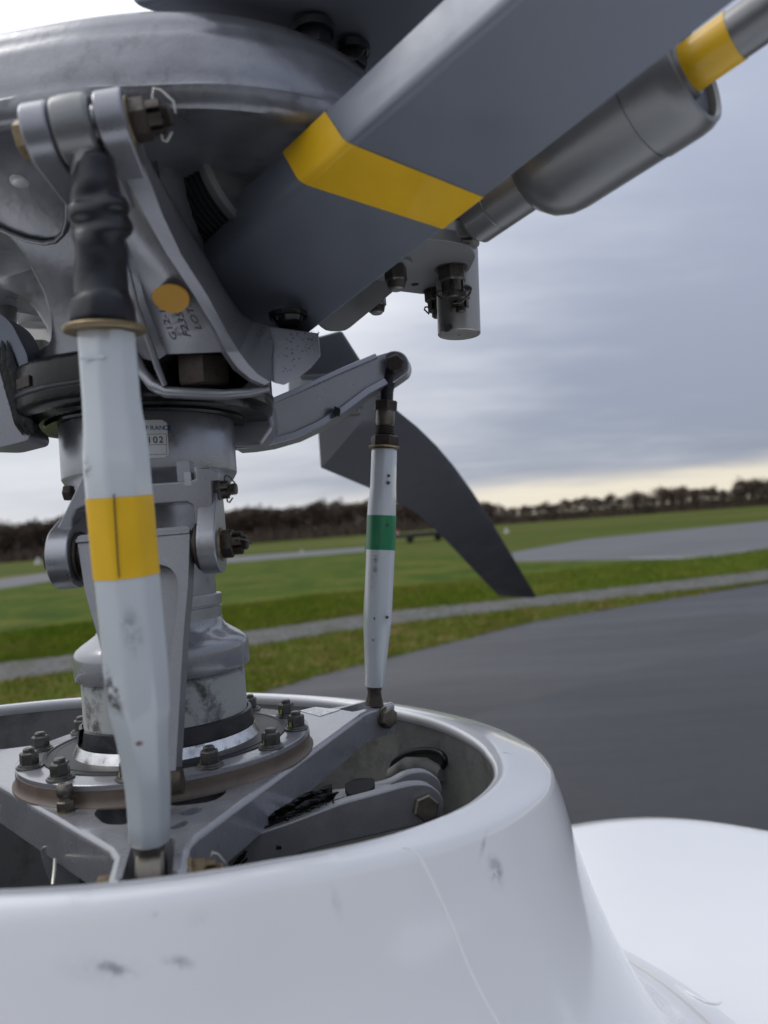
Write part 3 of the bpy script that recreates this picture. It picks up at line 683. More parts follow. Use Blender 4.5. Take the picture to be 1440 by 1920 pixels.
# ------------------------------------------------------------------ swashplate
PN = -77.3
sw = thing('rotating_swashplate', 'grey triangular rotating swashplate bolted around the mast foot', 'swashplate', (0, 0, -.038))
outer = []
for k in range(3):
    ph = PN + 120 * k
    loc = lambda r, t: np.array([r * math.cos(R(ph)) - t * math.sin(R(ph)), r * math.sin(R(ph)) + t * math.cos(R(ph)), 0])
    outer += [loc(.1645, -.0222), loc(.176, -.0185), loc(.203, -.0180), loc(.207, -.0145), loc(.205, -.0112), loc(.166, -.0108), loc(.163, -.0088), loc(.163, .0088), loc(.166, .0108), loc(.205, .0112), loc(.207, .0145), loc(.203, .0180), loc(.176, .0185), loc(.1645, .0222)]
def hole(px): return rounded([HZ(u, v, -.0130) * (1, 1, 0) for u, v in px], .012, 5)
holes = [hole([(172, 1524), (205, 1503), (240, 1497), (262, 1528), (240, 1547), (195, 1546)]), hole([(300, 1482), (360, 1473), (402, 1469), (430, 1483), (402, 1503), (310, 1514)]),
         hole([(330, 1526), (366, 1512), (384, 1518), (352, 1531)]), hole([(316, 1552), (350, 1536), (356, 1545), (326, 1556)])]
circ = [pol(.0735, -360 * i / 64, 0) for i in range(64)]
plate = part('plate', holed(G(), outer, holes + [circ], -.0380, -.0130), 'plate_grey', sw, bev=.0036, seg=2, smooth=30)
bw = plate.data.attributes.new('bevel_weight_edge', 'FLOAT', 'EDGE'); okey = {(round(p[0], 5), round(p[1], 5)) for p in outer}
isout = [(round(v.co.x, 5), round(v.co.y, 5)) in okey and v.co.z > .015 for v in plate.data.vertices]
for e_ in plate.data.edges:
    if isout[e_.vertices[0]] and isout[e_.vertices[1]]:
        d_ = [round(plate.data.vertices[k].co.x, 5) for k in e_.vertices]; i0, i1 = [min(range(len(outer)), key=lambda q: (outer[q][0] - plate.data.vertices[k].co.x)**2 + (outer[q][1] - plate.data.vertices[k].co.y)**2) for k in e_.vertices]
        if abs(i0 - i1) in (1, len(outer) - 1) and not ({i0 % 14, i1 % 14} & {4, 5, 6, 7, 8, 9}): bw.data[e_.index].value = 1.0
plate.modifiers['bevel'].limit_method = 'WEIGHT'; plate.modifiers['bevel'].use_clamp_overlap = False
part('flange', G().lathe([(.0735, -.011), (.0735, -.0006), (.0742, 0), (.0985, 0), (.0994, -.0006), (.0996, -.0040), (.0960, -.014), (.0735, -.014)], n=120), 'plate_grey', sw, label='round grey flange carrying a ring of nuts')
part('sealant_fillet', G().lathe([(.0985, -.0028), (.0998, -.0034), (.0998, -.0080), (.1000, -.0100), (.1010, -.0120), (.1020, -.0127), (.1022, -.0137), (.096, -.014)], n=120), 'sealant', sw, label='brown sealant fillet around the flange')
part('bearing_seal', G().lathe([(.0740, -.006), (.0742, .0002), (.0765, .0008), (.0772, -.0004), (.0800, -.0004), (.0806, .0009), (.0828, .0008), (.0832, .0003)], n=120), 'laminate_shim', sw, label='dark grooved seal ring')
part('seal_lip', G().lathe([(.0700, -.010), (.0735, -.006), (.0736, -.002), (.0728, -.0015), (.071, -.006)], n=120), 'black_hole', sw)
for i in range(12):
    a = 30 * i + 1.0; vis = a % 360
    nut(sw, pol(.0912, a, 0), spin=rng.uniform(0, 1), mark=(260 < vis < 400 or vis < 50), mspin=-2.72 + rng.uniform(-.35, .5))
# grease nipple
gp = pol(.1062, -108, -.0131)
gn = part('grease_nipple', G().hexa(gp + (0, 0, .001), (0, 0, 1), .0092, .0055, .3).lathe([(.0035, .006), (.0033, .0078), (.0046, .0095), (.0050, .0118), (.0046, .0145), (.0036, .0160), (.0022, .0162), (.0018, .0158), (1e-4, .0158)], gp, n=22), 'fitting', sw, smooth=32)
part('washer', G().lathe([(.002, 0), (.0052, 0), (.0054, .0008), (.002, .0012)], gp, n=24), 'cad_brass', gn)
# sticker on the far arm
st = [HZ(u, v, -.0128) for u, v in [(562, 1333), (591, 1326), (638, 1331), (600, 1343)]]
stk = part('label_plate', G().prism(st, (0, 0, .0003)), 'plate_label', sw, label='small silver label on the arm below the green banded link')
sxd, syd = st[2] - st[1], st[1] - st[0]
sl = G()
for i in range(4):
    for j in range(7):
        if rng.random() < .75:
            o_ = st[0] + (st[3] - st[0]) * (.1 + j * .125) + (st[1] - st[0]) * (.14 + i * .2); dx = (st[3] - st[0]) * .085; dy = (st[1] - st[0]) * .08
            sl.prism([o_, o_ + dx, o_ + dx + dy, o_ + dy], (0, 0, .00006))
for i in range(len(sl.v)): sl.v[i] = (sl.v[i][0], sl.v[i][1], sl.v[i][2] + .00032)
part('print', sl, 'mach_metal', stk)
# pins through the arm forks
for k in range(3):
    ph = PN + 120 * k; tdir = np.array([-math.sin(R(ph)), math.cos(R(ph)), 0]); c = pol(.1915, ph, -.0225)
    if k == 0:
        castle_nut(sw, c + tdir * .0190, tdir, .013, .011, 'cad_brass', 'bright_wire', wire_side=(0, 0, 1))
        part('bolt_head', G().hexa(c - tdir * .0180, -tdir, .012, .006), 'cad_brass', sw, smooth=30)
    else:
        b = part('bolt_head', G().hexa(c - tdir * .0184, -tdir, .0155, .0075, .3), 'fitting', sw, smooth=30)
        part('washer', G().lathe([(.002, -.0004), (.0092, -.0004), (.0094, .0006), (.0088, .0016), (.002, .0016)], c - tdir * .018, -tdir, n=28), 'fitting', b)

# fixed swashplate arm seen in the cowl
fx = thing('fixed_swashplate_arm', 'grey lever arm with hex bolt inside the cowl below the swashplate', 'control arm', D(600, 1560, .50))
pc = D(795, 1511, .476); adir = unit(np.array([.25, -.97, .05]))
w1 = D(520, 1590, .462)
front = G()
def outl(px, d): return [D(u, v, dd) for (u, v), dd in zip(px, d)]
fr = rounded(outl([(430, 1580), (548, 1541), (640, 1506), (700, 1490), (770, 1470), (806, 1470), (829, 1490), (834, 1512), (824, 1540), (770, 1552), (600, 1590), (430, 1640)],
                  [.455, .461, .466, .469, .474, .475, .476, .476, .476, .474, .466, .455]), .006, 4)
part('near_cheek', G().prism(fr, -adir * .011), 'cast_grey', fx, bev=.0014)
bk = rounded(outl([(450, 1530), (560, 1503), (660, 1482), (735, 1466), (764, 1448), (800, 1444), (826, 1462), (832, 1490), (800, 1515), (450, 1580)],
                  [.490, .496, .502, .507, .509, .511, .512, .512, .510, .490]), .008, 4)
part('far_cheek', G().prism(bk, -adir * .010), 'cast_grey', fx, bev=.0016)
wb = [D(u, v, d) for u, v, d in [(430, 1560, .478), (560, 1506, .492), (620, 1478, .498), (735, 1468, .507), (722, 1490, .488), (640, 1512, .472), (548, 1545, .466), (430, 1590, .460)]]
web = G().prism(wb, (0, 0, -.012)); part('web', web, 'cast_grey', fx, bev=.001)
def flatpad(px, d, up, m, nm, lab=None): return part(nm, G().prism(rounded([D(u, v, dd) + (0, 0, up) for (u, v), dd in zip(px, d)], .004, 4), (0, 0, -.004)), m, fx, label=lab)
flatpad([(645, 1478), (668, 1468), (704, 1467), (700, 1488), (655, 1501)], [.497, .500, .502, .487, .480], .003, 'black_hole', 'pocket')  # flat black pads, shade of the slots put into their colour
flatpad([(574, 1500), (625, 1476), (620, 1492), (580, 1510)], [.484, .492, .486, .478], .003, 'black_hole', 'pocket')
bh = part('bolt_head', G().hexa(pc + adir * .0003, adir, .0145, .0062, .25), 'fitting', fx, smooth=30)
part('bolt_shank', G().lathe([(1e-4, 0), (.006, 0), (.006, .04), (1e-4, .04)], pc, -adir, n=20), 'fitting', fx)
def lumpy(gg, path, r, seed, flat=(1, 1, 1), n=14, m=60, k=.34):
    rr_ = np.random.default_rng(seed); path = [np.asarray(p, float) for p in path]; seg = np.linspace(0, len(path) - 1, m); base = rr_.random((m, n))
    for _ in range(1): base = (base + np.roll(base, 1, 0) + np.roll(base, 1, 1)) / 3
    rings = []
    for a, s_ in enumerate(seg):
        i_ = min(int(s_), len(path) - 2); c = path[i_] + (path[i_ + 1] - path[i_]) * (s_ - i_); env = min(1, .15 + 4 * a / m, .15 + 4 * (m - 1 - a) / m)
        rings.append([c + np.array([math.cos(t) * flat[0], .6 * math.cos(t + .8) * flat[1], math.sin(t) * flat[2]]) * r * env * (1 - k + 2 * k * base[a, b]) for b, t in enumerate(np.arange(n) * 2 * math.pi / n)])
    return gg.loft(rings)
gg = G()
for sd_, (du, dv, dd, r_) in enumerate(((0, 0, .002, .0075), (-16, -8, .004, .0065), (12, 10, .001, .0055), (-6, 14, -.001, .005))):
    lumpy(gg, [D(u + du, v + dv, d + dd) for u, v, d in [(440, 1612, .455), (490, 1572, .462), (540, 1540, .467), (590, 1506, .474), (632, 1486, .482)]], r_, 30 + sd_, (1, .8, .6))
for i in range(60):
    t = rng.random(); p = D(470 + 150 * t + rng.normal(0, 16), 1600 - 100 * t + rng.normal(0, 12), .4575 + .016 * t); gg.ball(p, rng.uniform(.0004, .0012), 6, (1, .5, 1.3))
part('grease', gg, 'grease', fx, smooth=80, label='black grease clotted on the arm').__setitem__('kind', 'stuff')
part('cable', G().tube([D(103, 1612, .432), D(102, 1632, .42), D(99, 1660, .41)], .0010, 8), 'bright_wire', fx)
part('lower_lug', G().prism(rounded(outl([(70, 1585), (150, 1590), (150, 1690), (110, 1690), (85, 1640)], [.45] * 5), .006), (.004, .014, 0)), 'cast_grey', fx, bev=.001)

# ------------------------------------------------------------------ scissors
yk = thing('scissor_yoke', 'grey forked scissor yoke bolted under the mast collar', 'yoke', (0, -.075, .13))
YD = .474
px_y = [(158, 884), (150, 900), (118, 985), (96, 1000), (133, 1010), (137, 972), (143, 956), (158, 949), (285, 945), (350, 941), (361, 947), (364, 965), (366, 1000), (401, 1000), (394, 878), (366, 878), (366, 896), (355, 900), (285, 905), (240, 905)]
px_c = [(158, 884), (120, 962), (93, 1016), (134, 1018), (136, 972), (143, 957), (158, 950), (285, 946), (350, 942), (361, 948), (364, 965), (366, 1002), (400, 1000), (394, 877), (366, 877), (366, 897), (355, 901), (285, 906), (240, 905), (200, 880)]
part('bridge', G().prism([D(u, v, YD) for u, v in px_c], np.array([0, .024, 0])), 'horn_grey', yk, bev=.0013)
ldir = unit(D(400, 1022, YD) - D(105, 1045, YD))
lc, rc = D(104, 1046, YD - .0135) + (0, .0195, 0), D(385, 1022, YD - .0120) + (0, .0180, 0)
part('left_lug', lugshape(G(), lc, D(128, 990, YD + .016), ldir, .0140, .0195, .0070, 28), 'mach_metal', yk, bev=.0012)
part('right_lug', lugshape(G(), rc, D(383, 930, YD + .015), ldir, .0118, .0180, .0085, 28), 'mach_metal', yk, bev=.0012)
b = part('bolt_head', G().hexa(lc - ldir * .0070, -ldir, .0165, .0060, .4), 'brown_steel', yk, smooth=30)
castle_nut(yk, rc + ldir * .0066, ldir, .0155, .0125, 'brown_steel', 'dark_steel', spin=.35, wire_side=(0, -1, .2), stud=.5)
up = D(398, 920, YD + .012)
castle_nut(yk, up, ldir, .0125, .0105, 'dark_steel', 'dark_steel', spin=.1, wire_side=(0, -.3, 1), stud=.9)
part('bolt_head', G().hexa(D(136, 924, .486), -ldir, .009, .005), 'brown_steel', yk, smooth=30)
for c_, s_ in ((lc, 1), (rc, -1)):
    part('bushing', G().lathe([(.006, 0), (.0150, 0), (.0155, .0012), (.0150, .0024), (.0120, .0026), (.0120, .0044), (.006, .0044)], c_ + s_ * ldir * (.0071 if s_ > 0 else .0059), s_ * ldir, n=34), 'brown_steel', yk)
part('stop_pin', G().box(D(355, 899, .478), (.0022, 0, 0), (0, .004, 0), (0, 0, .0045)), 'mach_metal', yk, bev=.0004)
part('stop_block', G().box(D(349, 888, .486), (.0042, 0, 0), (0, .006, 0), (0, 0, .0075)), 'horn_grey', yk, bev=.0004)

sa = thing('scissor_link', 'long tapering grey scissor arm behind the yellow banded link', 'link arm', D(300, 1470, .43))
def arm(px): return [D(u, v, .470 + (.428 - .470) * (v - 1000) / 470) for u, v in px]
ol = arm([(143, 1008), (150, 1003), (352, 986), (357, 992), (354, 1095), (345, 1200), (330, 1452), (326, 1468), (262, 1474), (240, 1462), (186, 1200), (160, 1110)])
inn = arm([(196, 1090), (225, 1068), (300, 1058), (322, 1066), (334, 1086), (336, 1130), (322, 1230), (306, 1330), (296, 1400), (262, 1405), (216, 1240), (180, 1130)])
nrm = unit(np.cross(ol[3] - ol[11], ol[7] - ol[11])); nrm = nrm if nrm[1] > 0 else -nrm
def flat2(gg, outer, holes, nrm, th):
    o_ = outer[0]; ex = unit(outer[2] - outer[0]); ex = unit(ex - (ex @ nrm) * nrm); ey = np.cross(nrm, ex)
    to = lambda p: np.array([(p - o_) @ ex, (p - o_) @ ey]); g2 = holed(G(), [to(p) for p in outer], [[to(p) for p in h] for h in holes], 0, th)
    return gg.add([o_ + ex * v[0] + ey * v[1] + nrm * v[2] for v in g2.v], g2.f)
part('frame', flat2(G(), rounded(ol, .003, 3), [rounded(inn, .007, 4)], nrm, .013), 'cast_grey', sa, bev=.0009, smooth=30)
part('recessed_web', G().prism([p + nrm * .0085 for p in arm([(190, 1075), (330, 1050), (340, 1130), (310, 1420), (255, 1420), (170, 1130)])], nrm * .003), 'cast_grey', sa)
part('top_edge', G().prism([p - nrm * .0016 for p in arm([(143, 1012), (357, 994), (356, 1001), (143, 1019)])], nrm * .0012), 'cast_grey', sa, bev=.0004)
part('foot_bushing', G().lathe([(1e-4, -.016), (.0062, -.016), (.0075, -.010), (.0075, .006), (1e-4, .006)], D(322, 1466, .432), (1, .1, .06), n=26), 'brown_steel', sa)

# ------------------------------------------------------------------ pitch links
def link_sections(secs, dfun, poly=None):
    """flat-sided tube: one ring per (v, centre u, half width in the frame)"""
    rings = []; cen = [D(u, v, dfun(v)) for v, u, h in secs]
    for i, (v, u, h) in enumerate(secs):
        d = dfun(v); r = h / F * d; t = unit(cen[min(i + 1, len(cen) - 1)] - cen[max(i - 1, 0)])
        a = np.array([1., 0, 0]); a = unit(a - (a @ t) * t); b = np.cross(t, a); rings.append([cen[i] + r * (a * math.cos(q) * k + b * math.sin(q) * k) for q, k in poly])
    return rings
circ48 = [(2 * math.pi * i / 48, 1.0) for i in range(48)]
def facet(n, k, rot=0.):     # circle flattened on n sides
    out = []
    for i in range(48):
        q = 2 * math.pi * i / 48; w = ((q - rot + math.pi / n) % (2 * math.pi / n)) - math.pi / n; out.append((q, 1 + k * (math.cos(math.pi / n) / math.cos(w) / math.cos(math.pi / n) - 1 - .06)))
    return out
def dn(v): return .366 + (.345 - .366) * (1620 - v) / 1385.
def df(v): return .670 + (.685 - .670) * (1335 - v) / 650.
nl = thing('pitch_link', 'white pitch link with a yellow band in front of the mast', 'pitch link', LN, 'pitch control links')
secN = [(1577, 279.5, 35), (1572, 279.5, 38), (1530, 279, 40), (1480, 277, 42.5), (1430, 272.5, 45.5), (1390, 268, 48.5), (1350, 263.5, 54), (1330, 261.5, 57), (1300, 258.5, 59.5), (1240, 253, 61), (1160, 245.5, 61), (1080, 237.5, 61), (1000, 230, 61.5), (930, 224, 61.8), (880, 219.5, 61.5), (845, 217, 60.5), (820, 215.5, 59), (795, 213, 57), (770, 210.5, 55), (740, 208, 54.2), (690, 204, 54), (626, 199, 53.5), (622, 199, 50)]
poly8 = facet(8, .72, math.pi / 8)
part('tube', G().loft(link_sections(secN, dn, poly8)), 'white_link', nl, smooth=50)
sec_y = [(v, u, h) for v, u, h in [(1079, 237.5, 62.0), (1040, 233.5, 62.2), (1000, 230, 62.5), (965, 227, 62.7), (931, 224, 62.9)]]
ry = link_sections(sec_y, dn, poly8)
yb = part('yellow_band', G().loft(ry, cap=False), 'yellow_tape', nl, smooth=50, label='yellow tape band with a vertical seam')
part('tape_seam', G().tube([D(u, v, dn(v)) + np.array([.0002, -h / F * dn(v) * (.985 + .02 * (v - 930) / 150.), 0]) for v, u, h in [(1080, 244, 62.4), (1040, 241, 62.4), (1000, 238.5, 62.6), (960, 236, 62.8), (930, 234.5, 63)]], .00032, 6), 'tape_seam', yb)
part('flat_step', G().box(D(194, 683, dn(683)) + np.array([0, -.01305, 0]), (.0056, 0, 0), (0, .0006, 0), (0, 0, .0008)), 'white_link', nl, bev=.0003)
ta = unit(D(199, 620, dn(620)) - D(204, 690, dn(690)))
part('lock_washer', G().lathe([(.008, -.0012), (.0178, -.0012), (.0184, -.0004), (.0184, .0008), (.0176, .0016), (.008, .0018)], D(197, 619, dn(619)), ta, n=48), 'cad_brass', nl, label='brass lock washer under the black boot')
secB = [(617, 194, 59), (600, 193.5, 60), (575, 193, 59), (564, 192, 56), (556, 191, 50), (548, 190, 48), (520, 190, 46.5), (490, 189.5, 46), (476, 189, 48), (464, 189, 49), (454, 189.5, 48), (446, 189, 50), (438, 189, 52), (430, 189, 53), (422, 189, 54), (414, 188, 53), (406, 187, 52), (398, 186, 53), (391, 186, 53), (384, 185, 50), (376, 183, 47), (366, 181, 45), (352, 180, 44), (330, 177, 41), (305, 175.5, 40), (290, 174, 38)]
rb = link_sections(secB, dn, circ48); rb2 = []
for i, ring in enumerate(rb):
    c = np.mean(ring, axis=0); v = secB[i][0]; hexk = 1 if v > 560 else 0
    out = []
    for j, p in enumerate(ring):
        q = 2 * math.pi * j / 48; k = 1.0
        if hexk: w = ((q - .5) % (math.pi / 3)) - math.pi / 6; k = .5 * 1 + .5 * math.cos(math.pi / 6) / math.cos(w) * 1.06
        else: k = 1 + .05 * math.sin(2 * q + v * .05) + .035 * math.sin(3 * q - v * .09) + (.085 * math.exp(-((v - 415) / 45.)**2) + .02) * math.sin(2.2 * v * .06 + 2.2 * math.sin(q + .6))
        out.append(c + (p - c) * k)
    rb2.append(out)
bt = part('rubber_boot', G().loft(rb2), 'rubber', nl, smooth=70, label='wrinkled black rubber boot'); bt.modifiers.new('subsurf', 'SUBSURF').levels = 2; bt.modifiers['subsurf'].render_levels = 2
pa, pb = D(52, 262, .3440), D(315, 216, .3475); pdir = unit(pb - pa)
def along_pin(u):                                        # the point on the pin seen at column u
    t = np.linspace(-.2, 1.2, 300); q = [pa + (pb - pa) * s for s in t]; ux = []
    for p in q:
        w = p - HCAMP; c = w[0] * h1 + w[1] * h2 + w[2] * hn; ux.append(720 + F * c[0] / c[2])
    return q[int(np.argmin(np.abs(np.array(ux) - u)))]
re_c = along_pin(147)
part('rod_end', G().lathe([(.0070, -.0088), (.0128, -.0088), (.0146, -.0070), (.0150, -.003), (.0150, .003), (.0146, .0070), (.0128, .0088), (.0070, .0088)], re_c, pdir, n=52).tube([re_c + (0, 0, -.010), D(165, 290, .345), D(170, 330, .346)], [.0085, .0082, .0085], 20), 'damper_grey', nl, bev=.0006)
part('ball_bearing', G().lathe([(.0045, -.012), (.0072, -.0115), (.0095, -.0085), (.0112, 0), (.0095, .0085), (.0072, .0115), (.0045, .012)], re_c, pdir, n=36), 'polished', nl)
rc2 = D(285, 1632, .367)
nd = np.array([math.cos(R(PN + 90)), math.sin(R(PN + 90)), 0])
part('lower_rod_end', G().lathe([(.003, -.0064), (.0138, -.0064), (.0150, -.005), (.0150, .005), (.0138, .0064), (.003, .0064)], rc2 + (0, 0, -.003), nd, n=40).tube([D(280, 1568, .3655), D(281, 1590, .366), rc2], [.0085, .0075, .007], 20), 'fitting', nl)

fl = thing('pitch_link', 'white pitch link with a green band at the right of the swashplate', 'pitch link', D(706, 1335, .67), 'pitch control links')
secF = [(1287, 702.3, 16.8), (1284, 702.4, 17.6), (1240, 704.2, 20.6), (1200, 705.8, 23.6), (1178, 706.6, 25.6), (1160, 707.6, 26.4), (1120, 709.5, 26.6), (1090, 711, 26.6), (1030, 713.6, 26.9), (968, 715.5, 26.8), (945, 716.5, 26.2), (928, 717.6, 25), (912, 718.4, 23.9), (880, 719.4, 23.7), (846, 720.4, 23.4), (843, 720.4, 22)]
polyF = facet(8, .5, math.pi / 8)
part('tube', G().loft(link_sections(secF, df, polyF)), 'white_link', fl, smooth=50)
part('green_band', G().loft(link_sections([(1031, 713.6, 27.3), (1000, 714.6, 27.3), (967, 715.6, 27.2)], df, polyF), cap=False), 'green_tape', fl, smooth=50, label='dark green tape band')
fa = unit(D(720, 843, df(843)) - D(711, 1090, df(1090)))
def fpt(u, v): return D(u, v, df(v))
part('lock_washer', G().lathe([(.006, -.0008), (.0135, -.0008), (.0140, 0), (.0135, .0008), (.006, .001)], fpt(720, 839), fa, n=40), 'cad_brass', fl)
part('lock_nut', G().hexa(fpt(721, 837), fa, .0215, .0095, .3), 'brown_steel', fl, smooth=30)
tp = [(.0001, 0)]
for i in range(5): tp += [(.0088, .0022 * i), (.0076, .0022 * i + .0011)]
part('thread', G().lathe(tp + [(.0001, .011)], fpt(721.5, 818), fa, n=28), 'brown_steel', fl, smooth=30)
part('rod_end_body', G().lathe([(.001, 0), (.0076, 0), (.0084, .003), (.0084, .012), (.0078, .0155), (.001, .0155)], fpt(722, 797), fa, n=30), 'fitting', fl)
part('jam_nut', G().hexa(fpt(723, 770), fa, .0190, .0085, .1), 'brown_steel', fl, smooth=30)
part('neck', G().tube([fpt(724, 770), fpt(725.5, 735), fpt(729, 710), fpt(741, 690)], [.0058, .0058, .0066, .009], 20), 'rubber', fl)
part('foot', G().tube([fpt(702.3, 1284), fpt(702, 1296), fpt(702, 1306), fpt(701.5, 1322)], [.0074, .0058, .0064, .0085], 22), 'brown_steel', fl)
for s_, u_, v_, sz in (('001-16-1', 706, 1072, .0042), ('F235-0', 713, 1092, .0036)):
    p = fpt(u_, v_) + np.array([0, -.0123, 0]); text('lettering', s_, 'damper_grey', fl, p, fa, (-1, .2, 0), sz)
for u_, v_, r_ in ((729, 894, .0013), (728, 907, .0016), (726, 1155, .0014), (703, 1157, .0011), (727, 985, .0011)):
    part('paint_chip', G().lathe([(1e-4, .0003), (r_, .0002), (r_, -.001)], fpt(u_, v_) + np.array([(u_ - 715) / F * .67 * 0, -.0118, 0]), (.2, -1, 0), n=10), 'dark_steel', fl)

# ------------------------------------------------------------------ pitch horns
ph = thing('pitch_horn', 'silver forked pitch horn holding the top of the yellow banded link', 'pitch horn', D(400, 735, .445), 'pitch horns')
hb = G()
rows = [
    [(150, 318, .40), (166, 330, .368), (182, 330, .366), (214, 316, .361), (220, 308, .352), (266, 304, .353), (276, 300, .372), (280, 300, .41)],
    [(172, 370, .415), (194, 385, .380), (210, 382, .378), (240, 362, .367), (246, 354, .3585), (285, 350, .360), (298, 342, .384), (302, 340, .43)],
    [(190, 420, .43), (224, 440, .392), (238, 432, .388), (264, 408, .374), (271, 402, .3655), (304, 402, .368), (324, 386, .398), (328, 382, .45)],
    [(198, 480, .45), (236, 498, .405), (252, 490, .405), (304, 470, .388), (312, 475, .380), (340, 478, .3835), (374, 470, .432), (380, 468, .48)],
    [(208, 560, .46), (254, 572, .415), (272, 565, .418), (352, 548, .402), (362, 550, .394), (388, 553, .397), (412, 536, .448), (418, 534, .49)],
    [(238, 640, .465), (282, 648, .425), (300, 640, .428), (396, 620, .416), (404, 618, .407), (425, 622, .410), (448, 588, .464), (453, 586, .50)],
    [(250, 668, .467), (292, 678, .427), (312, 664, .430), (414, 660, .420), (424, 660, .412), (448, 660, .415), (474, 604, .467), (478, 604, .50)],
]
front = rows
rr = [[D(*p) for p in r] for r in rows]
hb.loft(rr, cap=False, closed=False)
# heel that carries the big bolt: pocket floor, lower lip and curved toe
toe = [[D(*p) for p in r] for r in [
    [(414, 660, .420), (424, 660, .412), (448, 660, .415), (474, 604, .467)],
    [(438, 694, .426), (446, 690, .418), (466, 684, .420), (492, 608, .465)],
    [(464, 714, .432), (470, 710, .424), (484, 702, .4255), (506, 612, .458)],
    [(492, 726, .436), (497, 722, .430), (506, 716, .431), (512, 640, .450)]]]
hb.loft(toe, cap=False, closed=False)
part('body', hb, 'horn_grey', ph, smooth=50)
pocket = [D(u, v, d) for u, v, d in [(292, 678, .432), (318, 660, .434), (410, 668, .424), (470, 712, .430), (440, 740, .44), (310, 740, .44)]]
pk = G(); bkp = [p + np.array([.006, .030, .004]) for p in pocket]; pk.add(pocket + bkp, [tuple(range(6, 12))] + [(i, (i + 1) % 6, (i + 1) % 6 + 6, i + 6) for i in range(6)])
part('bolt_pocket', pk, 'black_hole', ph)  # pocket walls coloured black for the shade inside
part('big_bolt', G().hexa(D(385, 726, .447), (0, 0, 1), .0275, .0235, .18).lathe([(1e-4, -.0006), (.0115, -.0006), (.0122, .0012)], D(385, 726, .447), n=30), 'brown_steel', ph, smooth=30, label='big dark hex bolt in the pocket')
lip = [D(u, v, d) for u, v, d in [(252, 668, .455), (266, 696, .442), (286, 722, .437), (312, 735, .435), (360, 738, .434), (420, 740, .434), (470, 736, .434), (505, 728, .436)]]
part('lower_lip', G().tube(lip, [.003, .0032, .0034, .0034, .0032, .0030, .0026, .0018], 12), 'horn_grey', ph)
part('left_edge', G().tube([D(u, v, d) for u, v, d in [(166, 330, .368), (224, 440, .392), (236, 498, .405), (254, 572, .415), (282, 648, .425), (296, 690, .4285), (309, 722, .432)]], [.0018, .002, .002, .002, .002, .002, .0016], 10), 'horn_grey', ph)
fr = [D(u, v, d) for u, v, d in [(504, 612, .460), (597, 625, .460), (601, 668, .450), (583, 690, .4455), (560, 708, .4420), (532, 722, .4390), (512, 717, .4390)]]
def deeper(poly, k): return [HCAMP + (p - HCAMP) * k for p in poly]
tb = G(); tb.loft([fr, deeper(fr, 1.075)]); part('toe_block', tb, 'horn_grey', ph, bev=.0008, smooth=25, label='pale squared toe of the horn speckled with black')
fc = [D(505, 613, .4597), D(513, 717, .4385), D(494, 706, .432), D(498, 640, .446)]
part('toe_facet', G().loft([fc, deeper(fc, 1.06)]), 'horn_grey', ph, smooth=25)
fn = unit(np.cross(fr[1] - fr[0], fr[5] - fr[0])); fn = fn if fn @ (HCAMP - fr[0]) > 0 else -fn
spk = G()
for i in range(150):
    a_, b_ = rng.random()**.55, rng.random(); u, v = 508 + 90 * a_, 620 + (94 - 45 * a_) * b_
    if rng.random() < .35 + .5 * a_:
        q_ = unit(D(u, v, .45) - HCAMP); w = HCAMP + q_ * (((fr[0] - HCAMP) @ fn) / (q_ @ fn)) + fn * .0001; s_ = rng.uniform(.00015, .0006); spk.tube([w + (-s_, 0, -s_ * rng.random()), w + (s_, 0, s_ * rng.random() * .8)], s_ * .5, 5)
part('speckle', spk, 'print_black', ph, label='black oil flecks').__setitem__('kind', 'stuff')
# fork lugs
rcp, lcp = along_pin(219), along_pin(84)
part('right_lug', lugshape(G(), rcp, D(254, 350, .3720), pdir, .0130, .0142, .0100, 26), 'horn_grey', ph, bev=.0016, seg=3)
part('left_lug', lugshape(G(), lcp, D(165, 400, .398), pdir, .0122, .0142, .0050, 26), 'horn_grey', ph, bev=.0016, seg=3)
castle_nut(ph, along_pin(247), pdir, .0160, .0140, 'brown_steel', 'bright_wire', spin=.1, wire_side=(0, -.2, 1), stud=.55)
part('washer', G().lathe([(.004, 0), (.0118, 0), (.0120, .0010), (.004, .0012)], along_pin(241), pdir, n=34), 'cad_brass', ph)
part('bolt_head', G().hexa(along_pin(57), -pdir, .0150, .0050, .3), 'cad_brass', ph, smooth=30, label='tan cadmium plated bolt head')
part('split_pin', G().tube([D(170, 232, .344), D(168, 222, .343), D(176, 212, .3425), D(184, 214, .343), D(182, 224, .344), D(178, 240, .345), D(182, 270, .345), D(192, 282, .344)], .0016, 10), 'plate_label', ph, smooth=60)
# inspection dot and stencilled part numbers on the web
def web_pt(u, v):
    k = 0
    yy = [330, 374, 425, 485, 560, 635, 663]; vv = v
    i = max(0, min(5, int(np.searchsorted(yy, vv)) - 1)); t = (vv - yy[i]) / (yy[i + 1] - yy[i])
    dl = rows[i][2][2] * (1 - t) + rows[i + 1][2][2] * t; dr = rows[i][3][2] * (1 - t) + rows[i + 1][3][2] * t
    ul = rows[i][2][0] * (1 - t) + rows[i + 1][2][0] * t; ur = rows[i][3][0] * (1 - t) + rows[i + 1][3][0] * t
    return D(u, v, dl + (dr - dl) * (u - ul) / (ur - ul) - .0012)
wn = unit(np.cross(web_pt(330, 540) - web_pt(280, 540), web_pt(300, 500) - web_pt(310, 580))); wn = wn if wn @ (HCAMP - web_pt(310, 550)) > 0 else -wn
dot = [web_pt(326 + 35 * math.cos(t) - 2 * math.sin(t), 556 + 26 * math.sin(t) + 5 * math.cos(t)) + wn * .0026 for t in np.linspace(0, 2 * math.pi, 40, endpoint=False)]
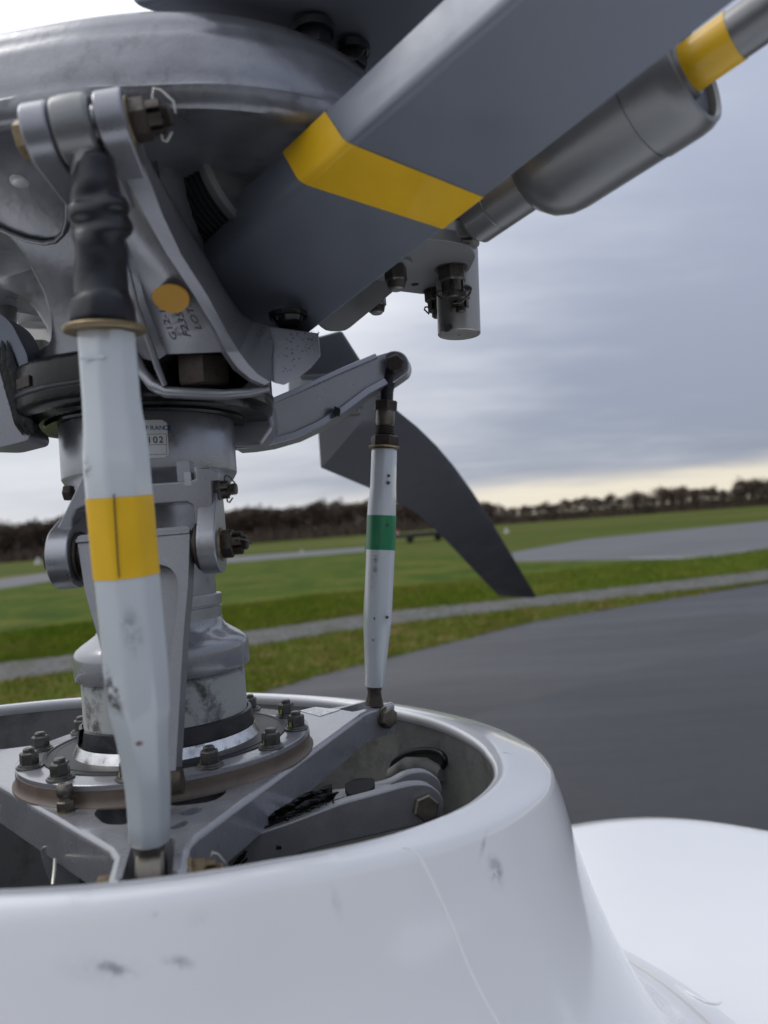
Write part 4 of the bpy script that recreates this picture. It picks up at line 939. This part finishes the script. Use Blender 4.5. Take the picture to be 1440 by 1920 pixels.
cdot = np.mean(dot, axis=0); dot = [p - wn * ((p - cdot) @ wn) for p in dot]
part('inspection_dot', G().prism(dot, -wn * .0010), 'orange_dot', ph, label='orange round paint dot')
for s_, u, v, sz, dx in (('G12-10-1', 338, 634, .0072, (304, 556)), ('F235-0', 363, 629, .0078, (333, 546)), ('LOT:00', 384, 615, .0072, (354, 550))):
    o_ = web_pt(u, v) + wn * .0020; xd = web_pt(*dx) - web_pt(u, v); text('lettering', s_, 'print_black', ph, o_, xd, np.cross(wn, xd), sz)

ph2 = thing('pitch_horn', 'silver curved pitch horn lever reaching to the top of the green banded link', 'pitch horn', D(520, 800, .60), 'pitch horns')
def h2d(u): return .600 + (.683 - .600) * (u - 470) / 275.
o2 = rounded([D(u, v, h2d(u)) for u, v in [(432, 760), (508, 750), (560, 728), (640, 692), (706, 664), (740, 655), (760, 666), (767, 686), (760, 704), (722, 716), (690, 733), (646, 766), (600, 792), (555, 812), (505, 826), (440, 832)]], .010, 4)
back = np.array([.004, .0235, .0])
part('web', G().prism([p + np.array([0, .004, 0]) for p in o2], back - (0, .008, 0)), 'horn_grey', ph2, bev=.0008)
fl_lo = [(725, 714), (690, 733), (646, 766), (600, 794), (555, 815), (505, 829), (470, 834), (440, 836)]
fl_up = [(432, 758), (508, 752), (560, 730), (640, 694), (706, 666)]
def flange(px, w, t0_, t1_):
    gg = G(); rings = []
    P_ = [D(u, v, h2d(u)) for u, v in px]
    for i, p in enumerate(P_):
        t = unit(P_[min(i + 1, len(P_) - 1)] - P_[max(i - 1, 0)]); n = unit(np.cross(t, (0, 1, 0))); rings.append([p + n * w + (0, t0_, 0), p + n * w + (0, t1_, 0), p - n * w + (0, t1_, 0), p - n * w + (0, t0_, 0)])
    return gg.loft(rings)
part('lower_flange', flange(fl_lo, .0030, -.001, .026), 'horn_grey', ph2, bev=.0010)
part('upper_flange', flange(fl_up, .0022, .000, .025), 'horn_grey', ph2, bev=.0008)
ec = D(742, 685, h2d(742)); ea = unit(np.array([.10, 1, 0]))
part('end_boss', lugshape(G(), ec + (0, .0095, 0), D(708, 702, h2d(708)) + (0, .0095, 0), ea, .0245, .0128, .0125, 26), 'horn_grey', ph2, bev=.0014)
part('bolt_head', G().hexa(ec - ea * .0028, -ea, .0145, .006, .3), 'brown_steel', ph2, smooth=30)
part('sealant_break', G().box(D(632, 772, .645), (.0024, 0, -.0012), (0, .004, 0), (.0006, 0, .003)), 'print_black', ph2)
part('inner_root', G().prism([D(u, v, .585) for u, v in [(380, 770), (505, 742), (515, 800), (490, 836), (380, 838)]], (0, .03, 0)), 'horn_grey', ph2, bev=.004)

ph3 = thing('pitch_horn', 'dark pitch horn cropped by the left edge beside the black ring', 'pitch horn', D(10, 830, .50), 'pitch horns')
part('upper_arm', G().prism(rounded([D(u, v, .50) for u, v in [(-60, 575), (0, 586), (22, 605), (55, 672), (48, 712), (36, 722), (0, 668), (-60, 640)]], .006), (0, .03, 0)), 'blade_grey', ph3, bev=.002)
part('lower_arm', G().prism(rounded([D(u, v, .50) for u, v in [(-70, 640), (4, 668), (22, 740), (38, 795), (56, 808), (55, 826), (0, 840), (-70, 838)]], .004), (0, .03, 0)), 'horn_grey', ph3, bev=.002)
gg = G()
for sd_, (du, r_) in enumerate(((0, .0045), (10, .004), (-9, .003))):
    lumpy(gg, [D(u + du, v, .4985) for u, v in [(4, 640), (14, 690), (28, 740), (42, 790), (52, 815)]], r_, 60 + sd_, (.8, .35, 1), k=.16)
part('grease', gg, 'grease', ph3, smooth=80, label='black grease smeared on the horn').__setitem__('kind', 'stuff')

# ------------------------------------------------------------------ rotor hub
hub = thing('rotor_hub', 'grey cast three-armed rotor hub on top of the mast', 'rotor hub', (0, 0, .222))
def RS(a): return .1990 + .0205 * math.cos(3 * R(a + 38))
rings = []
NH = 180
for i in range(NH):
    a = 360 * i / NH; q = RS(a)
    k = (1 + math.cos(3 * R(a + 38))) / 2
    w = .0012 * math.sin(R(a) * 7) + .0006 * math.sin(R(a) * 17 + 1)
    prof = [(.068, .2615), (.0715, .2615), (.0708, .275), (.0730, .292), (.0780, .308), (.0860, .322), (.0960, .333), (.1090, .342), (.1240, .348), (q - .040, .3535), (q - .020, .3545), (q - .012, .3530), (q - .004, .3520), (q - .0008, .3545), (q + .0004, .3590),
            (q + .0012, .3625 + w), (q - .0006, .3650 + w), (q - .0002, .3685 + w * .5), (q - .0024, .3760), (q - .0052, .3850), (q - .0064, .3885 + w * .4), (q - .0076, .3895 + w * .4), (q - .0086, .3930), (q - .0115, .3985), (q - .0175, .4025), (q - .0310, .4040), (.02, .4040)]
    prof = [(r, z if z < .3686 else .3685 + (z - .3685) * 1.25) for r, z in prof]
    kw = sm(math.cos(3 * R(a + 38)), -.25, .35)
    prof = [((r if not (.288 < z < .350) else r * (1 - kw) + min(r, .054 + (z - .288) * .03) * kw), (z if not (.340 < z < .350) else z * (1 - kw) + .3515 * kw)) for r, z in prof]
    rings.append([pol(r, a, z) for r, z in prof])
part('star_casting', skin(rings), 'hub_grey', hub, smooth=46)
part('droop_ring', G().lathe([(.0640, .2335), (.0655, .2270), (.0690, .2262), (.0720, .2275), (.0860, .2270), (.0895, .2300), (.0905, .2335), (.0905, .2560), (.0890, .2595), (.0850, .2615), (.060, .2615)], n=120), 'black_ring', hub, label='glossy black droop ring under the hub')
part('ring_groove', G().lathe([(.0905, .2385), (.0912, .2395), (.0912, .2415), (.0905, .2425)], n=120), 'rubber', hub)
part('retaining_ring', G().lathe([(.0655, .2255), (.0690, .2245), (.0700, .2260), (.0690, .2290), (.0655, .2290)], n=110), 'black_ring', hub)
part('clip', G().box(pol(.0905, -128, .247), (.008 * math.sin(R(128)), -.008 * math.cos(R(128)) * -1, 0), (.0012 * math.cos(R(-128)), .0012 * math.sin(R(-128)), 0), (0, 0, .0035)), 'brown_steel', hub, bev=.0006)
# dished recess with a raised lip under the arm, and its plug
lipx = [(-60, 405), (-20, 420), (20, 438), (52, 450), (82, 456), (104, 452), (118, 438), (125, 415), (126, 385), (124, 350), (120, 320)]
def on_under(u, v): return HZ(u, v, .3525)
rim3 = []
for u, v in lipx:
    z = .345
    for _ in range(40):
        p = HZ(u, v, z); r = math.hypot(p[0], p[1]); z = float(np.interp(r, [.0708, .073, .078, .086, .096, .109, .124, .15], [.275, .292, .308, .322, .333, .342, .348, .3525])) * .5 + z * .5
    rim3.append(HZ(u, v, z - .001))
part('recess_lip', G().tube(rim3, .0016, 10), 'hub_grey', hub, smooth=60)
pp = on_under(38, 332)
part('plug', G().lathe([(1e-4, -.0050), (.0040, -.0048), (.0056, -.0034), (.0062, 0), (1e-4, .001)], pp, (0, 0, 1), n=28), 'plate_label', hub, smooth=60, label='round pale plug in the underside')
# elastomeric bearing seen in the arm window
bax = unit(np.array([math.cos(R(-38)), math.sin(R(-38)), .04])); bc = D(440, 335, .490)
eb = part('bearing', G().lathe([(.004, -.036), (.042, -.036), (.0435, -.032), (.0435, .016), (.034, .0175), (.004, .012)], bc, bax, n=80), 'laminate', hub, label='black laminated elastomeric bearing')
for i in range(11):
    z = -.034 + i * .0044; part('shim', G().lathe([(.042, z), (.0444, z), (.0447, z + .0006), (.0444, z + .0012), (.042, z + .0012)], bc, bax, n=80), 'laminate_shim', eb)
part('end_ring', G().lathe([(.0385, .0155), (.0448, .0150), (.0460, .0170), (.0462, .0215), (.0430, .0235), (.0385, .0225)], bc, bax, n=80), 'bracket_grey', hub)
part('inner_wall', G().prism([D(u, v, d) for u, v, d in [(290, 240, .435), (322, 240, .44), (328, 330, .445), (350, 440, .46), (338, 462, .455), (304, 380, .44), (292, 300, .43)]], (.01, .05, 0)), 'cast_grey', hub, bev=.002)

# ------------------------------------------------------------------ near blade: root beam with its yellow band
bl = thing('rotor_blade', 'slate grey blade root beam with a yellow band running to the upper right', 'rotor blade', D(500, 560, .475))
def cam3(x, y, d): return c2h((x, y, d))
L0, L1 = np.array([-.1070, .1547, .475]), np.array([.0499, .1996, .300])
R0, R1 = np.array([-.0395, .1152, .475]), np.array([.1313, .1896, .285])
tvec = np.array([-.0119, .0248, .018])
def beam_section(t, grow=0.):
    l, r = L0 + (L1 - L0) * t, R0 + (R1 - R0) * t
    w = unit(r - l); a = unit(L1 - L0); n = np.cross(a, w); n = n / np.linalg.norm(n); n = n if n[1] > 0 else -n
    th = tvec
    tl, tr = l + th, r + th + n * .0
    q = [l, r, tr, tl]; rad = [.0062, .0024, .003, .0014]
    c = sum(q) / 4; out = []
    for i in range(4):
        p = q[i]; a_, b_ = q[i - 1] - p, q[(i + 1) % 4] - p; la, lb = np.linalg.norm(a_), np.linalg.norm(b_)
        p0, p1 = p + a_ / la * rad[i], p + b_ / lb * rad[i]
        for s in np.linspace(0, 1, 8): out.append((1 - s)**2 * p0 + 2 * s * (1 - s) * p + s * s * p1)
    if grow: out = [p + unit(p - c) * 0 + grow * unit((p - c) - ((p - c) @ a) * a) for p in out]
    return [c2h(p) for p in out]
ts = list(np.linspace(-.13, 1.75, 32))
part('root_beam', G().loft([beam_section(t) for t in ts]), 'blade_grey', bl, smooth=32)
# the band is wrapped square to the beam: find stations from both of its edges
def tfrom(u, v, A0, A1):
    best = min(np.linspace(0, 1.2, 1200), key=lambda t: (720 + F * (A0 + (A1 - A0) * t)[0] / (A0 + (A1 - A0) * t)[2] - u)**2 + (960 - F * (A0 + (A1 - A0) * t)[1] / (A0 + (A1 - A0) * t)[2] - v)**2); return best
bl0, bl1 = tfrom(575, 357, L0, L1), tfrom(658, 278, L0, L1); br0, br1 = tfrom(830, 425, R0, R1), tfrom(907, 365, R0, R1)
def skew_section(tl, tr, grow):
    a, b = beam_section(tl, grow), beam_section(tr, grow); lp, rp = c2h(L0 + (L1 - L0) * tl), c2h(R0 + (R1 - R0) * tr); out = []
    w = unit(rp - lp); W_ = np.linalg.norm(rp - lp)
    for i_, (p, q) in enumerate(zip(a, b)):
        k = min(1, max(0, ((p + q) / 2 - lp) @ w / W_)); out.append(beam_section(tl * (1 - k) + tr * k, grow)[i_])
    return out
part('yellow_band', G().loft([skew_section(bl0 + (bl1 - bl0) * s, br0 + (br1 - br0) * s, .0006) for s in np.linspace(0, 1, 9)], cap=False), 'yellow_tape', bl, smooth=32, label='yellow tape band around the blade root')
# stub under the beam that carries the damper bracket, and its bolt
part('root_block', G().prism(rounded([D(u, v, d) for u, v, d in [(545, 560, .50), (610, 622, .498), (648, 622, .505), (705, 575, .515), (775, 515, .53), (860, 400, .53), (700, 430, .51)]], .004, 3), (0, .004, .016)), 'bracket_grey', bl, bev=.002)
rb_ = part('root_bolt', G().lathe([(1e-4, -.004), (.0062, -.0038), (.0085, -.001), (.0098, .001), (.0115, .0012), (.0120, .004), (1e-4, .004)], D(541, 600, .468), (0, 0, 1), n=30), 'black_ring', bl, smooth=50)
# upper arm above the hub
up_ = [HZ(u, v, .424) for u, v in [(246, 14), (300, 2), (420, -80), (1150, -90), (860, 60), (700, 190), (540, 150), (380, 60)]]
part('upper_arm', G().prism(up_, (0, 0, .022)), 'blade_grey', bl, bev=.004)
for u, v, s in ((590, 92, .9), (662, 128, .8)):
    c_ = HZ(u, v, .409); part('spacer_bolt', G().hexa(c_, (0, 0, 1), .0185 * s, .014, .4).lathe([(1e-4, .0), (.013 * s, .0), (.014 * s, .004), (1e-4, .004)], c_ + (0, 0, .008), n=24), 'rubber', bl, smooth=35)
part('lock_wire', G().tube([HZ(598, 84, .41), HZ(630, 100, .412), HZ(668, 112, .41), HZ(682, 94, .412), HZ(690, 92, .412), HZ(688, 104, .41)], .0008, 8), 'dark_steel', bl)

# ------------------------------------------------------------------ lead-lag damper and its bracket
dm = thing('blade_damper', 'dark grey cylindrical blade damper with a yellow banded rod beside the slate beam', 'damper', D(905, 425, .44))
A_, B_ = D(1006, 330, .424), D(1262, 149, .366)
dax = unit(B_ - A_); DL = np.linalg.norm(B_ - A_)
part('body', G().lathe([(1e-4, -.006), (.012, -.006), (.0195, -.0035), (.0250, .0025), (.0282, .010), (.0292, .018), (.0294, DL * .80), (.0289, DL * .802), (.0289, DL * .812), (.0300, DL * .815), (.0300, DL + .001), (.0294, DL + .0055), (.0276, DL + .0095), (.0256, DL + .0102), (.0244, DL + .0085), (.0238, DL - .012), (1e-4, DL - .013)], A_, dax, n=90), 'damper_grey', dm, smooth=30)
part('wiper_seal', G().lathe([(.0112, DL + .001), (.0241, DL + .001), (.0241, DL + .0052), (.0205, DL + .0066), (.0150, DL + .0060), (.0112, DL + .0052)], A_, dax, n=60), 'rubber', dm)
part('rod_collar', G().lathe([(.0100, DL - .004), (.0140, DL - .002), (.0140, DL + .0055), (.0128, DL + .0085), (.0100, DL + .0085)], A_, dax, n=50), 'bracket_grey', dm)
part('rod', G().lathe([(1e-4, DL - .004), (.0112, DL - .004), (.0112, DL + .14), (1e-4, DL + .14)], A_, dax, n=50), 'damper_grey', dm)
part('yellow_band', G().lathe([(.0112, DL + .0085), (.0116, DL + .0085), (.0116, DL + .0305), (.0112, DL + .0305)], A_, dax, n=50), 'yellow_tape', dm, label='yellow band on the damper rod')
part('neck', G().lathe([(1e-4, -.048), (.0125, -.048), (.0150, -.045), (.0150, -.030), (.0146, -.0295), (.0146, -.029), (.0150, -.0285), (.0150, 0), (1e-4, 0)], A_, dax, n=60), 'damper_grey', dm)
part('end_fork', G().prism(rounded([D(u, v, .462) for u, v in [(800, 440), (850, 400), (885, 385), (892, 440), (885, 452), (820, 452)]], .004), (0, .014, 0)), 'dark_steel', dm, bev=.002)

br = thing('damper_bracket', 'flat grey damper bracket plate with castle nuts under the slate beam', 'bracket', D(700, 540, .50))
zb = D(790, 505, .50)[2]
bo = [HZ(u, v, zb) for u, v in [(640, 600), (700, 552), (735, 545), (800, 553), (845, 540), (880, 508), (893, 480), (880, 462), (845, 452), (792, 448), (700, 470), (600, 530)]]
part('plate', G().prism(rounded(bo, .006, 4), (0, 0, .0075)), 'bracket_grey', br, bev=.0012)
part('pin_boss', G().lathe([(1e-4, .004), (.0158, .004), (.0160, .0135), (.0150, .0150), (1e-4, .015)], HZ(852, 474, zb), n=40), 'bracket_grey', br)
part('pin_seal', G().lathe([(1e-4, .014), (.0165, .014), (.017, .019), (.0120, .022), (1e-4, .022)], HZ(852, 474, zb), n=40), 'rubber', br)
part('hole_shade', G().lathe([(1e-4, -.0003), (.0027, -.0003), (.0027, .003)], HZ(778, 533, zb), n=20), 'black_hole', br)  # black disc on the plate, painted shade of a small hole
dn_ = (0, 0, -1)
castle_nut(br, HZ(846, 503, zb), dn_, .0165, .0165, 'dark_steel', 'dark_steel', spin=.2, wire_side=(1, -.3, 0), stud=.4)
castle_nut(br, HZ(818, 545, zb), dn_, .0150, .0145, 'dark_steel', 'dark_steel', spin=.5, wire_side=(1, .3, 0), stud=.6)
castle_nut(br, HZ(860, 545, zb - .012), dn_, .0130, .0120, 'dark_steel', 'dark_steel', spin=.5, wire_side=(1, .3, 0), stud=.5)
for u, v in ((703, 540), (740, 491)):
    q = HZ(u, v, zb); n_ = part('lock_nut', G().hexa(q + (0, 0, -.003), dn_, .0125, .010, .3).lathe([(1e-4, .012), (.0058, .012), (.0060, .0135), (.0053, .0165), (1e-4, .0165)], q, dn_, n=22), 'dark_steel', br, smooth=30)
    part('washer', G().lathe([(.003, -.001), (.0105, -.001), (.0110, .0005), (.0105, .0022), (.003, .0032)], q, dn_, n=28), 'bracket_grey', n_); part('stud', G().lathe([(1e-4, .015), (.0042, .015), (.0044, .0172), (.0035, .0182), (1e-4, .0182)], q, dn_, n=18), 'bracket_grey', n_)
wt, wb2 = D(856, 470, .525), D(861, 628, .523)
wax = unit(wb2 - wt); WL = np.linalg.norm(wb2 - wt)
cw = part('weight_cylinder', G().lathe([(1e-4, 0), (.0145, 0), (.0145, WL - .0006), (.0140, WL), (1e-4, WL)], wt, wax, n=60), 'weight_metal', br, smooth=30, label='brushed metal cylinder hanging under the bracket')
part('centre_mark', G().lathe([(1e-4, WL + .0002), (.0009, WL + .0002), (.0009, WL - .001)], wt, wax, n=12), 'dark_steel', cw)
part('side_mark', G().prism([D(u, v, .5085) for u, v in [(833, 612), (843, 606), (848, 612), (842, 620), (834, 621)]], (0, .003, 0)), 'print_black', cw)

# ------------------------------------------------------------------ far blade and the third blade's fittings
fb = thing('rotor_blade', 'dark drooping rotor blade reaching away over the grass', 'rotor blade', D(620, 780, .95))
Lp = [(596, 790, 1.02), (602, 877, 1.06), (640, 893, 1.14), (690, 914, 1.24), (735, 935, 1.38), (782, 963, 1.56), (820, 997, 1.78), (852, 1030, 2.02), (880, 1060, 2.28), (908, 1090, 2.6), (935, 1117, 2.9)]
Rp = [(690, 706, .98), (712, 738, 1.00), (745, 770, 1.06), (782, 800, 1.16), (818, 835, 1.28), (852, 875, 1.46), (886, 922, 1.68), (915, 966, 1.92), (942, 1012, 2.2), (972, 1062, 2.52), (1006, 1119, 2.84)]
rings = []
for l, r in zip(Lp, Rp):
    a, b = D(*l), D(*r); c = b - a; n_ = unit(np.cross(c, (0, 1, 0))); n_ = n_ if n_[2] > 0 else -n_; up_n = unit(np.cross(c, D(782, 963, 1.56) - D(640, 893, 1.14)))
    if up_n[1] < 0: up_n = -up_n
    prof = [(0, 0), (.02, .10), (.10, .30), (.25, .42), (.5, .36), (.8, .16), (1, .02), (1, 0), (.8, -.06), (.5, -.10), (.25, -.14), (.1, -.12), (.02, -.05)]
    rings.append([b - c * x + up_n * y * .035 for x, y in prof])
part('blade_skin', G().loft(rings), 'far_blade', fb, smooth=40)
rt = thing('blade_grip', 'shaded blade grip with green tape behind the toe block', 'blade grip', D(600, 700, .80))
part('grip_side', G().prism([D(u, v, .80) for u, v in [(560, 640), (640, 618), (692, 700), (620, 702), (560, 705)]], (0, .06, 0)), 'far_blade', rt, bev=.003)  # shade put into the colour by the dark blade tone
part('grip_lower', G().prism([D(u, v, .82) for u, v in [(540, 704), (612, 700), (640, 706), (640, 760), (540, 760)]], (0, .05, 0)), 'white_link', rt, bev=.002)
part('green_band', G().prism([D(u, v, .81) for u, v in [(608, 699), (626, 700), (626, 712), (608, 720)]], (0, .01, 0)), 'green_tape', rt)
for u, v, s_ in ((662, 768, 1.), (615, 788, .7)):
    q = D(u, v - 8, .93); part('nut', G().hexa(q, (0, -.1, -1), .0150 * s_, .012 * s_, .2).lathe([(1e-4, 0), (.0125 * s_, 0), (.013 * s_, .003), (1e-4, .003)], q, (0, 0, -1), n=22), 'nut_grey', rt, smooth=30)
tb_ = thing('damper_bracket', 'pale bracket plate with a hanging nut behind the hub at the left', 'bracket', D(40, 660, .78))
part('plate', G().prism([D(u, v, d) for u, v, d in [(-60, 470, .74), (30, 490, .76), (110, 560, .78), (110, 690, .84), (52, 675, .84), (-60, 600, .80)]], (0, .0, .012)), 'weight_metal', tb_, bev=.001)
part('bushing', G().lathe([(1e-4, 0), (.0165, 0), (.018, .006), (.0165, .012), (1e-4, .012)], D(68, 610, .79), (0, -.05, 1), n=34), 'bracket_grey', tb_)
q = D(76, 640, .80); part('lock_nut', G().hexa(q, (0, 0, -1), .0135, .011, .2).lathe([(1e-4, .01), (.005, .01), (.005, .015), (1e-4, .0152)], q, (0, 0, -1), n=18), 'dark_steel', tb_, smooth=30)
part('tapered_post', G().tube([D(8, 460, .66), D(10, 560, .66), D(8, 640, .66)], [.011, .010, .009], 24), 'bracket_grey', tb_)
